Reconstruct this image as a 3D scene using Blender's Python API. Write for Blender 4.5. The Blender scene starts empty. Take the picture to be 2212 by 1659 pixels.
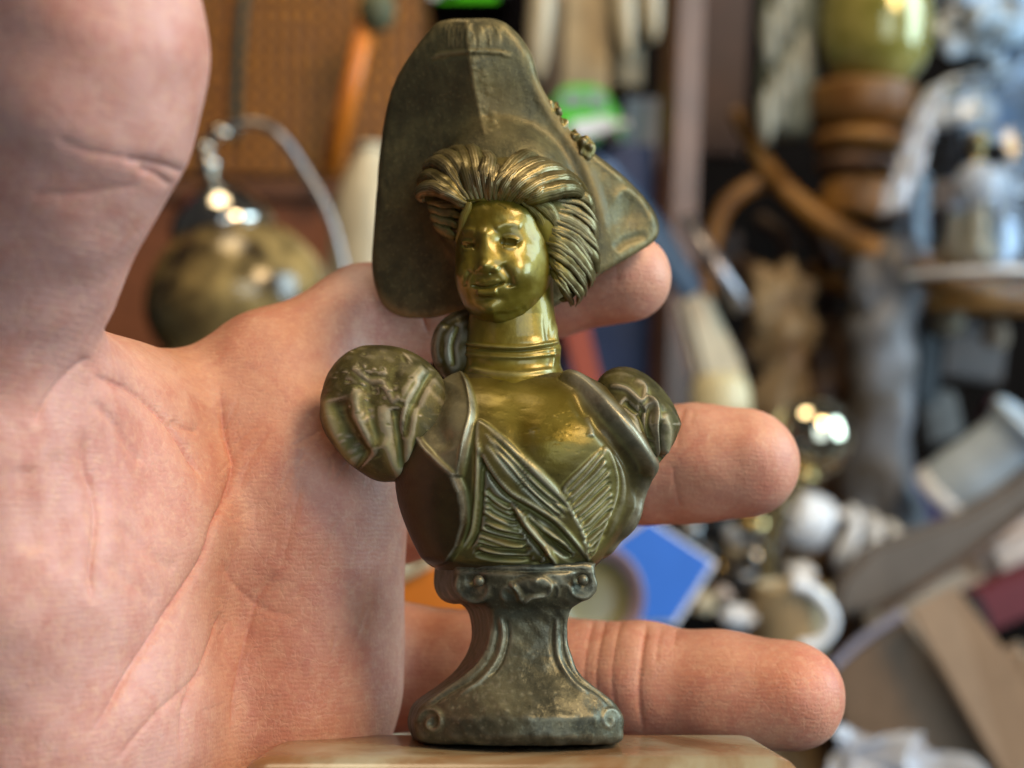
import bpy, bmesh, math, random
import numpy as np
from mathutils import Vector, Matrix
random.seed(7); np.random.seed(7)
scn = bpy.context.scene
COL = scn.collection

# ------------------------------------------------------------------ camera
# working frame: millimetres, camera at the origin looking along +y; CAMZ lifts it all to hand height
F = 2581.0                      # focal length in pixels of a 2212 px wide frame
CAMZ = 1.20
cam_d = bpy.data.cameras.new('camera'); cam = bpy.data.objects.new('camera', cam_d); COL.objects.link(cam)
cam.location = (0, 0, CAMZ); cam.rotation_euler = (math.radians(90), 0, 0)
cam_d.sensor_width = 36.0; cam_d.lens = 36.0 * F / 2212.0
cam_d.clip_start = 0.005; cam_d.clip_end = 20
cam_d.dof.use_dof = True; cam_d.dof.focus_distance = 0.170; cam_d.dof.aperture_fstop = 12.0
scn.camera = cam
scn.render.resolution_x = 1024; scn.render.resolution_y = 768

# ------------------------------------------------------------------ light
world = bpy.data.worlds.new('World'); scn.world = world; world.use_nodes = True
wb = world.node_tree.nodes['Background']; wb.inputs[0].default_value = (0.95, 0.95, 1.0, 1); wb.inputs[1].default_value = 0.06
def area(name, loc, target, sx, sy, power, col):
    l = bpy.data.lights.new(name, 'AREA'); l.shape = 'RECTANGLE'; l.size = sx; l.size_y = sy; l.energy = power; l.color = col
    o = bpy.data.objects.new(name, l); COL.objects.link(o)
    loc = Vector(loc) + Vector((0, 0, CAMZ)); tg = Vector(target) + Vector((0, 0, CAMZ))
    o.location = loc; o.rotation_euler = (tg - loc).to_track_quat('-Z', 'Y').to_euler(); return o
area('ceiling_lamp', (0.66, -0.26, 0.80), (0, 0.2, 0), 0.36, 0.36, 17, (1.0, 0.74, 0.45))
area('window_light', (0.55, -0.92, 0.30), (0, 0.2, 0), 0.8, 0.9, 13, (0.64, 0.81, 1.0))
area('shop_lamp', (-0.25, 0.35, 1.5), (0.1, 0.95, 0), 0.5, 0.5, 13, (1.0, 0.80, 0.52))
area('side_window', (1.9, 0.15, 0.55), (0.3, 1.0, 0), 0.9, 1.3, 75, (0.55, 0.80, 1.0))
vs = scn.view_settings; vs.view_transform = 'Standard'; vs.look = 'None'; vs.gamma = 1.0; vs.exposure = -0.5; vs.use_curve_mapping = False
scn.cycles.use_denoising = True; scn.cycles.use_adaptive_sampling = True; scn.cycles.adaptive_threshold = .025
scn.cycles.sample_clamp_indirect = 6
scn.cycles.max_bounces = 8

# ------------------------------------------------------------------ helpers
def at(px, py, Y):
    """a point of the place seen at picture point (px, py), Y millimetres away"""
    return np.array(((px - 1106.0) * Y / F, Y, (829.5 - py) * Y / F))
def M3(p): return Vector((p[0] * .001, p[1] * .001, p[2] * .001 + CAMZ))
def np_mesh(name, V, Q, smooth=True):
    """V in mm; Q (n,4) or (n,3) int array"""
    me = bpy.data.meshes.new(name); V = np.asarray(V, np.float64); Q = np.asarray(Q, np.int32)
    W = V * .001; W[:, 2] += CAMZ
    n, s = Q.shape
    me.vertices.add(len(W)); me.vertices.foreach_set('co', W.astype(np.float32).ravel())
    me.loops.add(n * s); me.loops.foreach_set('vertex_index', Q.ravel())
    me.polygons.add(n); me.polygons.foreach_set('loop_start', np.arange(0, n * s, s, dtype=np.int32))
    try: me.polygons.foreach_set('loop_total', np.full(n, s, np.int32))
    except Exception: pass
    me.update(calc_edges=True)
    me.polygons.foreach_set('use_smooth', np.full(n, smooth, bool)); me.update()
    return me
def attr(me, name, vals):
    a = me.attributes.new(name, 'FLOAT', 'POINT'); a.data.foreach_set('value', np.asarray(vals, np.float32))
def empty(name, p, label=None, cat=None, group=None):
    o = bpy.data.objects.new(name, None); COL.objects.link(o); o.location = M3(p); o.empty_display_size = .01
    return tag(o, label, cat, group)
def tag(o, label=None, cat=None, group=None, kind=None):
    for k, v in (('label', label), ('category', cat), ('group', group), ('kind', kind)):
        if v: o[k] = v
    return o
def link(name, me, mat, parent=None):
    o = bpy.data.objects.new(name, me); COL.objects.link(o)
    if mat: me.materials.clear(); me.materials.append(mat)
    if parent:
        o.parent = parent; o.matrix_parent_inverse = Matrix.Translation(-parent.location) if parent.parent is None else (Matrix.Translation(-parent.parent.location) if parent.type == 'EMPTY' else Matrix())
        if parent.type == 'MESH': o.matrix_parent_inverse = Matrix()
    return o
def normals(V, Q):
    a, b, c, d = (V[Q[:, i]] for i in (0, 1, 2, -1))
    fn = np.cross(c - a, d - b) if Q.shape[1] == 4 else np.cross(b - a, c - a)
    N = np.zeros_like(V)
    for j in range(Q.shape[1]):
        for i in range(3): N[:, i] += np.bincount(Q[:, j], fn[:, i], len(V))
    return N / (np.linalg.norm(N, axis=1, keepdims=True) + 1e-12)
def proj(V): return 1106 + V[:, 0] * F / V[:, 1], 829.5 - V[:, 2] * F / V[:, 1]
def sstep(a, b, x):
    t = np.clip((x - a) / (b - a), 0, 1); return t * t * (3 - 2 * t)
def crom(pts, n=8, closed=False):
    """Catmull-Rom through points of any dimension"""
    P = np.asarray(pts, float); m = len(P); out = []
    segs = m if closed else m - 1
    for i in range(segs):
        if closed: p0, p1, p2, p3 = P[i - 1], P[i], P[(i + 1) % m], P[(i + 2) % m]
        else: p0, p1, p2, p3 = P[max(i - 1, 0)], P[i], P[i + 1], P[min(i + 2, m - 1)]
        for t in np.linspace(0, 1, n, endpoint=False):
            out.append(.5 * (2 * p1 + (p2 - p0) * t + (2 * p0 - 5 * p1 + 4 * p2 - p3) * t ** 2 + (3 * p1 - p0 - 3 * p2 + p3) * t ** 3))
    if not closed: out.append(P[-1])
    return np.array(out)
def line_dist(u, v, pts, reach, smooth=True):
    """indices within reach of the curve, distance, parameter 0..1, signed side"""
    C = crom(pts, 7) if smooth and len(pts) > 2 else np.asarray(pts, float)
    lo = C.min(0) - reach; hi = C.max(0) + reach
    ix = np.nonzero((u > lo[0]) & (u < hi[0]) & (v > lo[1]) & (v < hi[1]))[0]
    x, y = u[ix], v[ix]; best = np.full(len(ix), 1e9); t = np.zeros(len(ix)); sd = np.zeros(len(ix)); m = len(C) - 1
    for i in range(m):
        a, b = C[i], C[i + 1]; ab = b - a; L = ab @ ab + 1e-9
        s = np.clip(((x - a[0]) * ab[0] + (y - a[1]) * ab[1]) / L, 0, 1)
        dx = x - a[0] - s * ab[0]; dy = y - a[1] - s * ab[1]; d = np.hypot(dx, dy)
        w = d < best; best[w] = d[w]; t[w] = ((i + s) / m)[w]; sd[w] = np.sign(ab[0] * dy - ab[1] * dx)[w]
    k = best < reach
    return ix[k], best[k], t[k], sd[k]
def poly_sd(x, y, P):
    """signed distance to closed polygon, negative inside"""
    best = np.full(x.shape, 1e9); ins = np.zeros(x.shape, bool); n = len(P)
    for i in range(n):
        a, b = P[i], P[(i + 1) % n]; ab = b - a; L = ab @ ab + 1e-9
        s = np.clip(((x - a[0]) * ab[0] + (y - a[1]) * ab[1]) / L, 0, 1)
        best = np.minimum(best, (x - a[0] - s * ab[0]) ** 2 + (y - a[1] - s * ab[1]) ** 2)
        c = ((a[1] > y) != (b[1] > y)) & (x < (b[0] - a[0]) * (y - a[1]) / (b[1] - a[1] + 1e-12) + a[0]); ins ^= c
    d = np.sqrt(best); return np.where(ins, -d, d)
class Sculpt:
    """strokes laid on the side of a surface that faces the viewer, pushed along its normals (heights in px, k mm each)"""
    def __init__(s, V, Q, k=.066, face=True):
        s.V, s.Q, s.k = V, Q, k; s.begin(face)
    def begin(s, face=True):
        s.N = normals(s.V, s.Q); s.u, s.v = proj(s.V); s.h = np.zeros(len(s.V))
        vd = s.V / np.linalg.norm(s.V, axis=1, keepdims=True)
        s.m = sstep(-.05, .3, -(s.N * vd).sum(1)) if face else np.ones(len(s.V))
        if not hasattr(s, 'wear'): s.wear = np.zeros(len(s.V)); s.pat = np.zeros(len(s.V))
    def ridge(s, pts, w, h, taper=True, wear=0, pat=0, sharp=2.0):
        ix, d, t, _ = line_dist(s.u, s.v, pts, w * 2.6)
        g = np.exp(-(d / w) ** sharp)
        if taper: g = g * sstep(0, .18, t) * sstep(1, .82, t)
        s.h[ix] += h * g; s.wear[ix] = np.maximum(s.wear[ix], wear * g); s.pat[ix] = np.maximum(s.pat[ix], pat * g)
    def bump(s, x, y, rx, ry, h, rot=0, wear=0, pat=0):
        c, n = math.cos(rot), math.sin(rot); a = (s.u - x) * c + (s.v - y) * n; b = -(s.u - x) * n + (s.v - y) * c
        g = np.exp(-(a / rx) ** 2 - (b / ry) ** 2); s.h += h * g
        s.wear = np.maximum(s.wear, wear * g); s.pat = np.maximum(s.pat, pat * g)
    def region(s, pts, h, soft, wear=0, pat=0, smooth=True):
        P = crom(pts, 6, True) if smooth else np.asarray(pts, float)
        lo = P.min(0) - soft * 2; hi = P.max(0) + soft * 2
        ix = np.nonzero((s.u > lo[0]) & (s.u < hi[0]) & (s.v > lo[1]) & (s.v < hi[1]))[0]
        g = sstep(soft, -soft, poly_sd(s.u[ix], s.v[ix], P)); s.h[ix] += h * g
        s.wear[ix] = np.maximum(s.wear[ix], wear * g); s.pat[ix] = np.maximum(s.pat[ix], pat * g)
    def uneven(s, amp, n=14, lo=.6, hi=3.0, seed=1):
        """hand-modelled unevenness of the whole skin"""
        rs = np.random.RandomState(seed); a = np.zeros(len(s.V))
        for _ in range(n): d = rs.randn(3); d /= np.linalg.norm(d); a += np.sin(s.V @ d * (2 * math.pi / rs.uniform(lo * 2, hi * 2)) + rs.rand() * 6.3)
        s.h += amp * a / math.sqrt(n) / np.maximum(s.m, .15)
    def apply(s, face=True):
        s.V = s.V + s.N * (s.h * s.m * s.k)[:, None]; s.wear *= 1; s.begin(face)
    def edges(s, up=.6, down=.45):
        """rubbed metal on raised edges, verdigris in hollows"""
        N = normals(s.V, s.Q); c = ((s.V - relax(s.V, s.Q, 7, .5)) * N).sum(1); q = np.percentile(np.abs(c), 93) + 1e-9
        s.wear = np.maximum(s.wear, up * np.clip(c / q - .25, 0, 1)); s.pat = np.maximum(s.pat, down * np.clip(-c / q - .2, 0, 1))
    def build(s, name, mat, parent):
        s.edges(*((.10, .3) if name in ('head', 'neck') else (.35, .4) if name == 'pedestal' else (.6, .45))); me = np_mesh(name, s.V, s.Q); attr(me, 'wear', np.clip(s.wear, 0, 1) * s.m); attr(me, 'patina', np.clip(s.pat, 0, 1) * s.m)
        return link(name, me, mat, parent)
# implicit surfaces -> quads (surface nets, evaluated only in blocks near the surface)
def smin(a, b, k):
    h = np.maximum(k - np.abs(a - b), 0) / k; return np.minimum(a, b) - h * h * k * .25
def capsule(P, a, b, ra, rb):
    ba = b - a; t = np.clip(((P - a) @ ba) / (ba @ ba), 0, 1)
    return np.sqrt((((P - a) - t[:, None] * ba) ** 2).sum(1)) - (ra + (rb - ra) * t)
def ellips(P, c, r, R=None):
    q = P - c
    if R is not None: q = q @ R
    k0 = np.sqrt(((q / r) ** 2).sum(1)); k1 = np.sqrt(((q / (r * r)) ** 2).sum(1)) + 1e-9
    return k0 * (k0 - 1) / k1
def surface_nets(f, lo, hi, h, pad=0.0):
    B = 8; lo = np.asarray(lo, float); nb = np.ceil((np.asarray(hi) - lo) / (h * B)).astype(int)
    g = np.stack(np.meshgrid(*[np.arange(n) for n in nb], indexing='ij'), -1).reshape(-1, 3)
    dc = f(lo + (g * B + (B - 1) / 2) * h); act = np.abs(dc) < B * h * .866 * 1.35 + pad
    D = np.repeat(np.repeat(np.repeat(np.sign(dc).reshape(nb).astype(np.float32) * 9, B, 0), B, 1), B, 2)
    off = np.stack(np.meshgrid(*[np.arange(B)] * 3, indexing='ij'), -1).reshape(-1, 3)
    ga = g[act]
    for c in range(0, len(ga), 600):
        idx = (ga[c:c + 600, None, :] * B + off[None]).reshape(-1, 3)
        D[idx[:, 0], idx[:, 1], idx[:, 2]] = f(lo + idx * h)
    S = D < 0; sh = np.array(S.shape) - 1
    cnt = np.zeros(sh, np.int8); corners = [(i, j, k) for i in (0, 1) for j in (0, 1) for k in (0, 1)]
    for i, j, k in corners: cnt += S[i:i + sh[0], j:j + sh[1], k:k + sh[2]]
    cell = np.argwhere((cnt > 0) & (cnt < 8)); X, Yc, Z = cell.T
    val = {c: D[X + c[0], Yc + c[1], Z + c[2]] for c in corners}
    acc = np.zeros((len(cell), 3)); num = np.zeros(len(cell))
    for c in corners:
        for ax in range(3):
            if c[ax] == 0:
                e = list(c); e[ax] = 1; e = tuple(e); a, b = val[c], val[e]; m = (a < 0) != (b < 0)
                t = np.where(m, a / np.where(m, a - b, 1), 0); p = np.zeros((len(cell), 3)) + np.array(c, float); p[:, ax] += t
                acc += p * m[:, None]; num += m
    V = lo + (cell + acc / num[:, None]) * h
    ID = np.full(sh, -1, np.int32); ID[X, Yc, Z] = np.arange(len(cell))
    Q = []
    for ax in range(3):
        o1, o2 = [a for a in range(3) if a != ax]
        if ax == 1: o1, o2 = o2, o1
        sl = [slice(0, n) for n in S.shape]; sl2 = list(sl); sl[ax] = slice(0, -1); sl2[ax] = slice(1, None)
        A = S[tuple(sl)]; Bm = S[tuple(sl2)]; e = np.argwhere(A != Bm); e = e[(e[:, o1] > 0) & (e[:, o2] > 0) & (e[:, o1] < sh[o1]) & (e[:, o2] < sh[o2])]
        def cid(d1, d2):
            q = e.copy(); q[:, o1] += d1; q[:, o2] += d2; return ID[q[:, 0], q[:, 1], q[:, 2]]
        q = np.stack((cid(-1, -1), cid(0, -1), cid(0, 0), cid(-1, 0)), 1); ins = A[e[:, 0], e[:, 1], e[:, 2]]
        q[~ins] = q[~ins][:, ::-1]; Q.append(q)
    Q = np.concatenate(Q); Q = Q[(Q >= 0).all(1)]
    return V, Q
def relax(V, Q, n=1, a=.5):
    for _ in range(n):
        S = np.zeros_like(V); C = np.zeros(len(V))
        for i in range(4):
            for j in (1, 3):
                for d in range(3): S[:, d] += np.bincount(Q[:, i], V[Q[:, (i + j) % 4], d], len(V))
                C += np.bincount(Q[:, i], minlength=len(V))
        V = V + a * (S / np.maximum(C, 1)[:, None] - V)
    return V
def grid_quads(nr, nc, wrap=True):
    i = np.arange(nr - 1)[:, None]; j = np.arange(nc if wrap else nc - 1)[None]
    a = i * nc + j; b = i * nc + (j + 1) % nc
    return np.stack((a, b, b + nc, a + nc), -1).reshape(-1, 4)
def subdivide(V, Q, sel):
    """split the selected quads in four"""
    q = Q[sel]; E = np.stack((q, np.roll(q, -1, 1)), -1); E = np.sort(E, -1).reshape(-1, 2)
    key, inv = np.unique(E[:, 0].astype(np.int64) * len(V) + E[:, 1], return_inverse=True)
    mid = (V[key // len(V)] + V[key % len(V)]) / 2; cen = V[q].mean(1); n0 = len(V); m = inv.reshape(-1, 4) + n0; c = np.arange(len(q)) + n0 + len(mid)
    new = [np.stack((q[:, i], m[:, i], c, m[:, i - 1]), 1) for i in range(4)]
    return np.concatenate((V, mid, cen)), np.concatenate([Q[~sel]] + new).astype(np.int32)
def quad_sphere(n):
    """unit sphere of six gridded faces, seams welded"""
    t = np.tan(np.linspace(-1, 1, n + 1) * math.pi / 4); A, Bq = np.meshgrid(t, t, indexing='ij'); o = np.ones_like(A)
    fs = [np.stack(x, -1) for x in ((o, A, Bq), (-o, Bq, A), (Bq, o, A), (A, -o, Bq), (A, Bq, o), (Bq, A, -o))]
    V = np.concatenate([f.reshape(-1, 3) for f in fs]); V /= np.linalg.norm(V, axis=1, keepdims=True)
    q = grid_quads(n + 1, n + 1, False); Q = np.concatenate([q + i * (n + 1) ** 2 for i in range(6)])
    _, first, inv = np.unique(np.round(V, 6), axis=0, return_index=True, return_inverse=True)
    return V[first], inv.ravel()[Q].astype(np.int32)
# ------------------------------------------------------------------ materials
class NT:
    def __init__(s, name):
        s.m = bpy.data.materials.new(name); s.m.use_nodes = True; s.t = s.m.node_tree; s.b = s.t.nodes['Principled BSDF']
    def n(s, typ, **kw):
        x = s.t.nodes.new(typ)
        for k, v in kw.items():
            if k.startswith('_'): setattr(x, k[1:], v)
            else: x.inputs[k.replace('__', ' ')].default_value = v
        return x
    def l(s, a, b): s.t.links.new(a, b)
    def noise(s, scale, detail=4, rough=.55, coord=None, dist=0):
        x = s.n('ShaderNodeTexNoise', Scale=scale, Detail=detail, Roughness=rough, Distortion=dist)
        if coord is not None: s.l(coord, x.inputs['Vector'])
        return x.outputs[0]
    def ramp(s, fac, stops):
        r = s.n('ShaderNodeValToRGB'); s.l(fac, r.inputs[0]); e = r.color_ramp.elements
        while len(e) < len(stops): e.new(.5)
        for i, (p, c) in enumerate(stops): e[i].position = p; e[i].color = (*c, 1) if len(c) == 3 else c
        return r.outputs[0]
    def mix(s, fac, a, b, blend='MIX'):
        m = s.n('ShaderNodeMix', _data_type='RGBA', _blend_type=blend)
        for v, i in ((fac, 0), (a, 6), (b, 7)):
            if isinstance(v, (int, float)): m.inputs[i].default_value = v
            elif isinstance(v, tuple): m.inputs[i].default_value = (*v, 1)
            else: s.l(v, m.inputs[i])
        return m.outputs[2]
    def math(s, op, a, b=0.0, clamp=False):
        m = s.n('ShaderNodeMath', _operation=op, _use_clamp=clamp)
        for v, i in ((a, 0), (b, 1)):
            if isinstance(v, (int, float)): m.inputs[i].default_value = v
            else: s.l(v, m.inputs[i])
        return m.outputs[0]
    def bump(s, h, strength, dist=.001, nrm=None):
        b = s.n('ShaderNodeBump', Strength=strength, Distance=dist); s.l(h, b.inputs['Height'])
        if nrm: s.l(nrm, b.inputs['Normal'])
        return b.outputs[0]
    def coord(s, o='Object'): return s.n('ShaderNodeTexCoord').outputs[o]
    def attr(s, name): return s.n('ShaderNodeAttribute', _attribute_name=name).outputs['Fac']
    def set(s, **kw):
        for k, v in kw.items():
            k = k.replace('__', ' ')
            if isinstance(v, (int, float)): s.b.inputs[k].default_value = v
            elif isinstance(v, tuple): s.b.inputs[k].default_value = (*v, 1) if len(v) == 3 and s.b.inputs[k].type == 'RGBA' else v
            else: s.l(v, s.b.inputs[k])
        return s.m
def bronze(name, base, light, patina, rough, wear_col=(.42, .36, .24), grain=1.0, metallic=.6, speck=.55, coat=.25):
    t = NT(name); co = t.coord()
    n1 = t.noise(260, 6, .62, co); n2 = t.noise(1700, 3, .6, co); n3 = t.noise(90, 3, .5, co); n4 = t.noise(700, 4, .65, co)
    c = t.mix(t.ramp(n1, [(.38, (0, 0, 0)), (.68, (1, 1, 1))]), base, light)
    c = t.mix(t.ramp(n2, [(speck, (0, 0, 0)), (speck + .14, (.42, .42, .42))]), c, tuple(min(1, x * 1.8) for x in light))
    c = t.mix(t.ramp(n4, [(.58, (0, 0, 0)), (.74, (.36, .36, .36))]), c, tuple(x * .5 for x in base))
    pm = t.math('MULTIPLY', t.attr('patina'), t.ramp(n3, [(.25, (.5, .5, .5)), (.6, (1, 1, 1))]))
    c = t.mix(pm, c, patina)
    wm = t.math('MULTIPLY', t.attr('wear'), t.ramp(n1, [(.3, (.35, .35, .35)), (.55, (1, 1, 1))]))
    c = t.mix(wm, c, wear_col)
    if name.startswith('dress'):
        c = t.mix(t.math('MULTIPLY', t.attr('jacket'), t.math('SUBTRACT', 1.0, wm)), c, (.030, .017, .008))  # jacket brown, darkened to put the left side's shade into the colour
        g = t.mix(t.ramp(n3, [(.38, (0, 0, 0)), (.62, (1, 1, 1))]), (.110, .076, .008), (.180, .140, .024)); g = t.mix(t.ramp(n4, [(.66, (0, 0, 0)), (.72, (.8, .8, .8))]), g, (.06, .045, .02)); c = t.mix(t.math('MULTIPLY', t.attr('gilt'), t.math('SUBTRACT', 1.0, wm)), c, g)
    r = t.math('ADD', rough, t.math('MULTIPLY', t.math('SUBTRACT', n1, .5), .4)); r = t.math('ADD', r, t.math('MULTIPLY', pm, .15))
    met = t.math('SUBTRACT', metallic, t.math('MULTIPLY', pm, .35), True)
    if name.startswith('dress'): met = t.math('MULTIPLY', met, t.math('SUBTRACT', 1.0, t.math('MULTIPLY', t.attr('jacket'), .8)))
    bp = t.bump(n2, .4 * grain, .00012); bp = t.bump(n4, .35 * grain, .0002, bp); bp = t.bump(n1, .4 * grain, .0002, bp)
    return t.set(Base__Color=c, Metallic=met, Roughness=r, Normal=bp, Coat__Weight=coat, Coat__Roughness=.10 if coat > .3 else .22, Specular__IOR__Level=.5 if coat > .3 else .25, Specular__Tint=(1, 1, 1) if coat > .3 else (.4, .38, .34))
# ================================================================== the bust
Y0, K = 170.0, .0659
TILT = .17                                   # the bust leans back a little in the hand
def tilt(py): return (1600 - py) * TILT
def BP(px, py, w):
    """point of the bust: picture point and height w (px) towards the viewer from its leaning mid-plane"""
    px, py, w = np.broadcast_arrays(np.asarray(px, float), py, w)
    Y = Y0 + (tilt(py) - w) * K
    return np.stack(((px - 1106) * Y / F, Y, (829.5 - py) * Y / F), -1)
def WX(u, v, Y): return tilt(v) - (Y - Y0) / K      # inverse: w of a point
m_gold = bronze('gilt bronze skin', (.150, .108, .007), (.225, .172, .016), (.10, .078, .022), .40, (.44, .37, .14), .5, .50, .66, .32)
m_dress = bronze('dress bronze', (.070, .052, .018), (.135, .105, .030), (.30, .285, .085), .36, (.42, .39, .28), .6, .42, .62, .10)
m_hat = bronze('dark speckled bronze', (.076, .066, .033), (.130, .110, .048), (.17, .115, .034), .47, (.30, .23, .10), 1.3, .42, .57, .06)
m_hair = bronze('brown hair bronze', (.088, .068, .020), (.170, .134, .040), (.20, .155, .018), .36, (.40, .33, .20), .5, .55, .62, .12)
m_ped = bronze('grey brown pedestal bronze', (.050, .047, .031), (.104, .094, .055), (.20, .180, .098), .38, (.34, .31, .21), 1.2, .5, .55, .04)
m_sleeve = bronze('green brown sleeve bronze', (.052, .045, .018), (.110, .092, .030), (.25, .24, .08), .50, (.42, .35, .24), .9, .38, .58, .06)

bust = empty('bronze_bust', BP(1110, 1640, 0), 'small bronze bust of a smiling woman in an upturned hat, held in the hand', 'bust')

def loft(rows, na, exp=2.4, rot=0.0, ny=160, fine=None):
    """rows: (y, xl, xr, w_front, w_back); superellipse sections stacked along the leaning axis"""
    R = crom(rows, max(2, ny // (len(rows) - 1))); n = len(R)
    th = np.linspace(0, 2 * math.pi, na, endpoint=False) - math.pi / 2
    c, s = np.cos(th), np.sin(th); e = 2 / exp
    a = np.sign(c) * np.abs(c) ** e; b = np.sign(s) * np.abs(s) ** e      # b=-1 front
    if rot:
        a, b = a * math.cos(rot) + b * math.sin(rot), -a * math.sin(rot) + b * math.cos(rot)
        a /= np.abs(a).max(); b /= np.abs(b).max()
    cx = (R[:, 1] + R[:, 2]) / 2; hx = (R[:, 2] - R[:, 1]) / 2
    w = np.where(b[None] < 0, -b[None] * R[:, 3:4], -b[None] * R[:, 4:5])
    V = BP(cx[:, None] + hx[:, None] * a[None], np.repeat(R[:, :1], na, 1), w).reshape(-1, 3)
    Q = grid_quads(n, na)
    m = len(V); V = np.concatenate((V, V[:na].mean(0, keepdims=True), V[-na:].mean(0, keepdims=True)))
    j = np.arange(na); jn = (j + 1) % na
    # caps as thin quads towards the centre
    Q = np.concatenate((Q, np.stack((jn, j, np.full(na, m), np.full(na, m)), 1)[:, [0, 1, 2, 2]][:, :4], np.stack((j + (n - 1) * na, jn + (n - 1) * na, np.full(na, m + 1), np.full(na, m + 1)), 1)))
    caps = Q[-2 * na:]; Q = Q[:-2 * na]
    return V[:m], Q
def flipfix(V, Q):
    """turn the quads so that normals face outward from the centroid"""
    c = V.mean(0); N = normals(V, Q)
    if ((V - c) * N).sum() < 0: Q = Q[:, ::-1].copy()
    return V, Q

# ---- pedestal: waisted block with scrolled front, its left flank in view
PO = crom([(985, 1226), (982, 1262), (996, 1291), (1020, 1304), (1044, 1304), (1058, 1320), (1063, 1347), (1061, 1378), (1048, 1412), (1022, 1447), (982, 1479), (938, 1504), (909, 1526), (896, 1555), (897, 1580), (915, 1604), (1000, 1609), (1110, 1611), (1240, 1610), (1335, 1605), (1348, 1575), (1346, 1545), (1326, 1514), (1290, 1487), (1255, 1455), (1236, 1415), (1228, 1372), (1230, 1337), (1238, 1313), (1258, 1301), (1280, 1286), (1289, 1262), (1287, 1226), (1280, 1214), (1120, 1212), (992, 1214)], 4, True)
px_, py_ = np.meshgrid(np.arange(840, 1400, 2.), np.arange(1180, 1650, 2.), indexing='ij'); PSD = poly_sd(px_, py_, PO)
pd_y = [1214, 1235, 1265, 1295, 1315, 1345, 1380, 1420, 1455, 1485, 1515, 1550, 1590, 1612]; pd_f = [116, 124, 124, 110, 92, 84, 82, 88, 100, 118, 140, 160, 160, 142]
def bil(T, x0, y0, u, v):
    iu = np.clip((u - x0) / 2, 0, T.shape[0] - 1.001); iv = np.clip((v - y0) / 2, 0, T.shape[1] - 1.001); i, j = iu.astype(int), iv.astype(int); a, b = iu - i, iv - j
    return T[i, j] * (1 - a) * (1 - b) + T[i + 1, j] * a * (1 - b) + T[i, j + 1] * (1 - a) * b + T[i + 1, j + 1] * a * b
def ped_f(P):
    u, v = proj(P); w = WX(u, v, P[:, 1]); tf = np.interp(v, pd_y, pd_f); tf = tf - 55 * ((u - 1140) / 200) ** 2 * (tf / 120)
    sh = np.interp(v, [1210, 1300, 1480, 1600], [52, 58, 42, 14]); q = (tf - w) / 230
    sd = bil(PSD, 840, 1180, u + sh * np.clip(q, -.2, 1.2), v) + np.maximum(np.abs(u - 1120) - 275, 0) + np.maximum(np.abs(v - 1415) - 230, 0)
    t = np.maximum(w - tf, -115 - .3 * tf - w); r = 11; a = sd + r; b = t + r
    return (np.minimum(np.maximum(a, b), 0) + np.hypot(np.maximum(a, 0), np.maximum(b, 0)) - r) * K * .9
c8 = np.array([BP(x, y, w) for x in (850, 1385) for y in (1195, 1635) for w in (180, -180)])
V, Q = surface_nets(ped_f, c8.min(0), c8.max(0), .27, .5); V = relax(V, Q, 3, .5); V, Q = flipfix(V, Q); S = Sculpt(V, Q, K)
rng = np.random.RandomState(3)
S.ridge([(1068, 1322), (1074, 1372), (1058, 1424), (1020, 1466), (965, 1500), (925, 1528)], 3.5, -4); S.ridge([(1080, 1328), (1087, 1375), (1072, 1428), (1036, 1472), (985, 1506)], 4, 6, wear=.55)
S.ridge([(1091, 1332), (1098, 1375), (1084, 1428), (1056, 1466)], 3.5, -6); S.ridge([(1058, 1330), (1062, 1378), (1046, 1418), (1012, 1456), (955, 1498), (905, 1532)], 4, 4, wear=.5)
S.ridge([(1217, 1330), (1214, 1375), (1222, 1425), (1252, 1470), (1295, 1500), (1325, 1530)], 3.5, -4); S.ridge([(1205, 1330), (1202, 1375), (1208, 1425), (1236, 1472), (1275, 1502)], 4, 4.5, wear=.45)
S.ridge([(1195, 1335), (1191, 1375), (1196, 1422), (1216, 1462)], 3, -3.5)
sp = [(934 + (30 - 3.4 * a) * math.cos(a * 1.0 + 3.3), 1560 + (32 - 3.6 * a) * math.sin(a * 1.0 + 3.3)) for a in np.linspace(0, 7.0, 22)]
S.ridge(sp, 4.5, 6, wear=.3, taper=False); S.bump(936, 1562, 9, 10, -6)
sp = [(1318 - (22 - 2.6 * a) * math.cos(a * 1.0 + 3.3), 1556 + (28 - 3.2 * a) * math.sin(a * 1.0 + 3.3)) for a in np.linspace(0, 7.0, 22)]
S.ridge(sp, 3.5, 3, wear=.2)
S.bump(1026, 1256, 19, 19, -18); S.bump(1256, 1252, 17, 18, -17)
S.ridge([(990, 1240), (988, 1268), (1002, 1289), (1030, 1298), (1052, 1286), (1058, 1262)], 4, 5, wear=.3); S.ridge([(1286, 1240), (1284, 1272), (1262, 1291), (1236, 1282), (1230, 1258)], 4, 5, wear=.3)
S.ridge([(985, 1228), (1060, 1232), (1160, 1234), (1285, 1230)], 4, -5)
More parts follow.
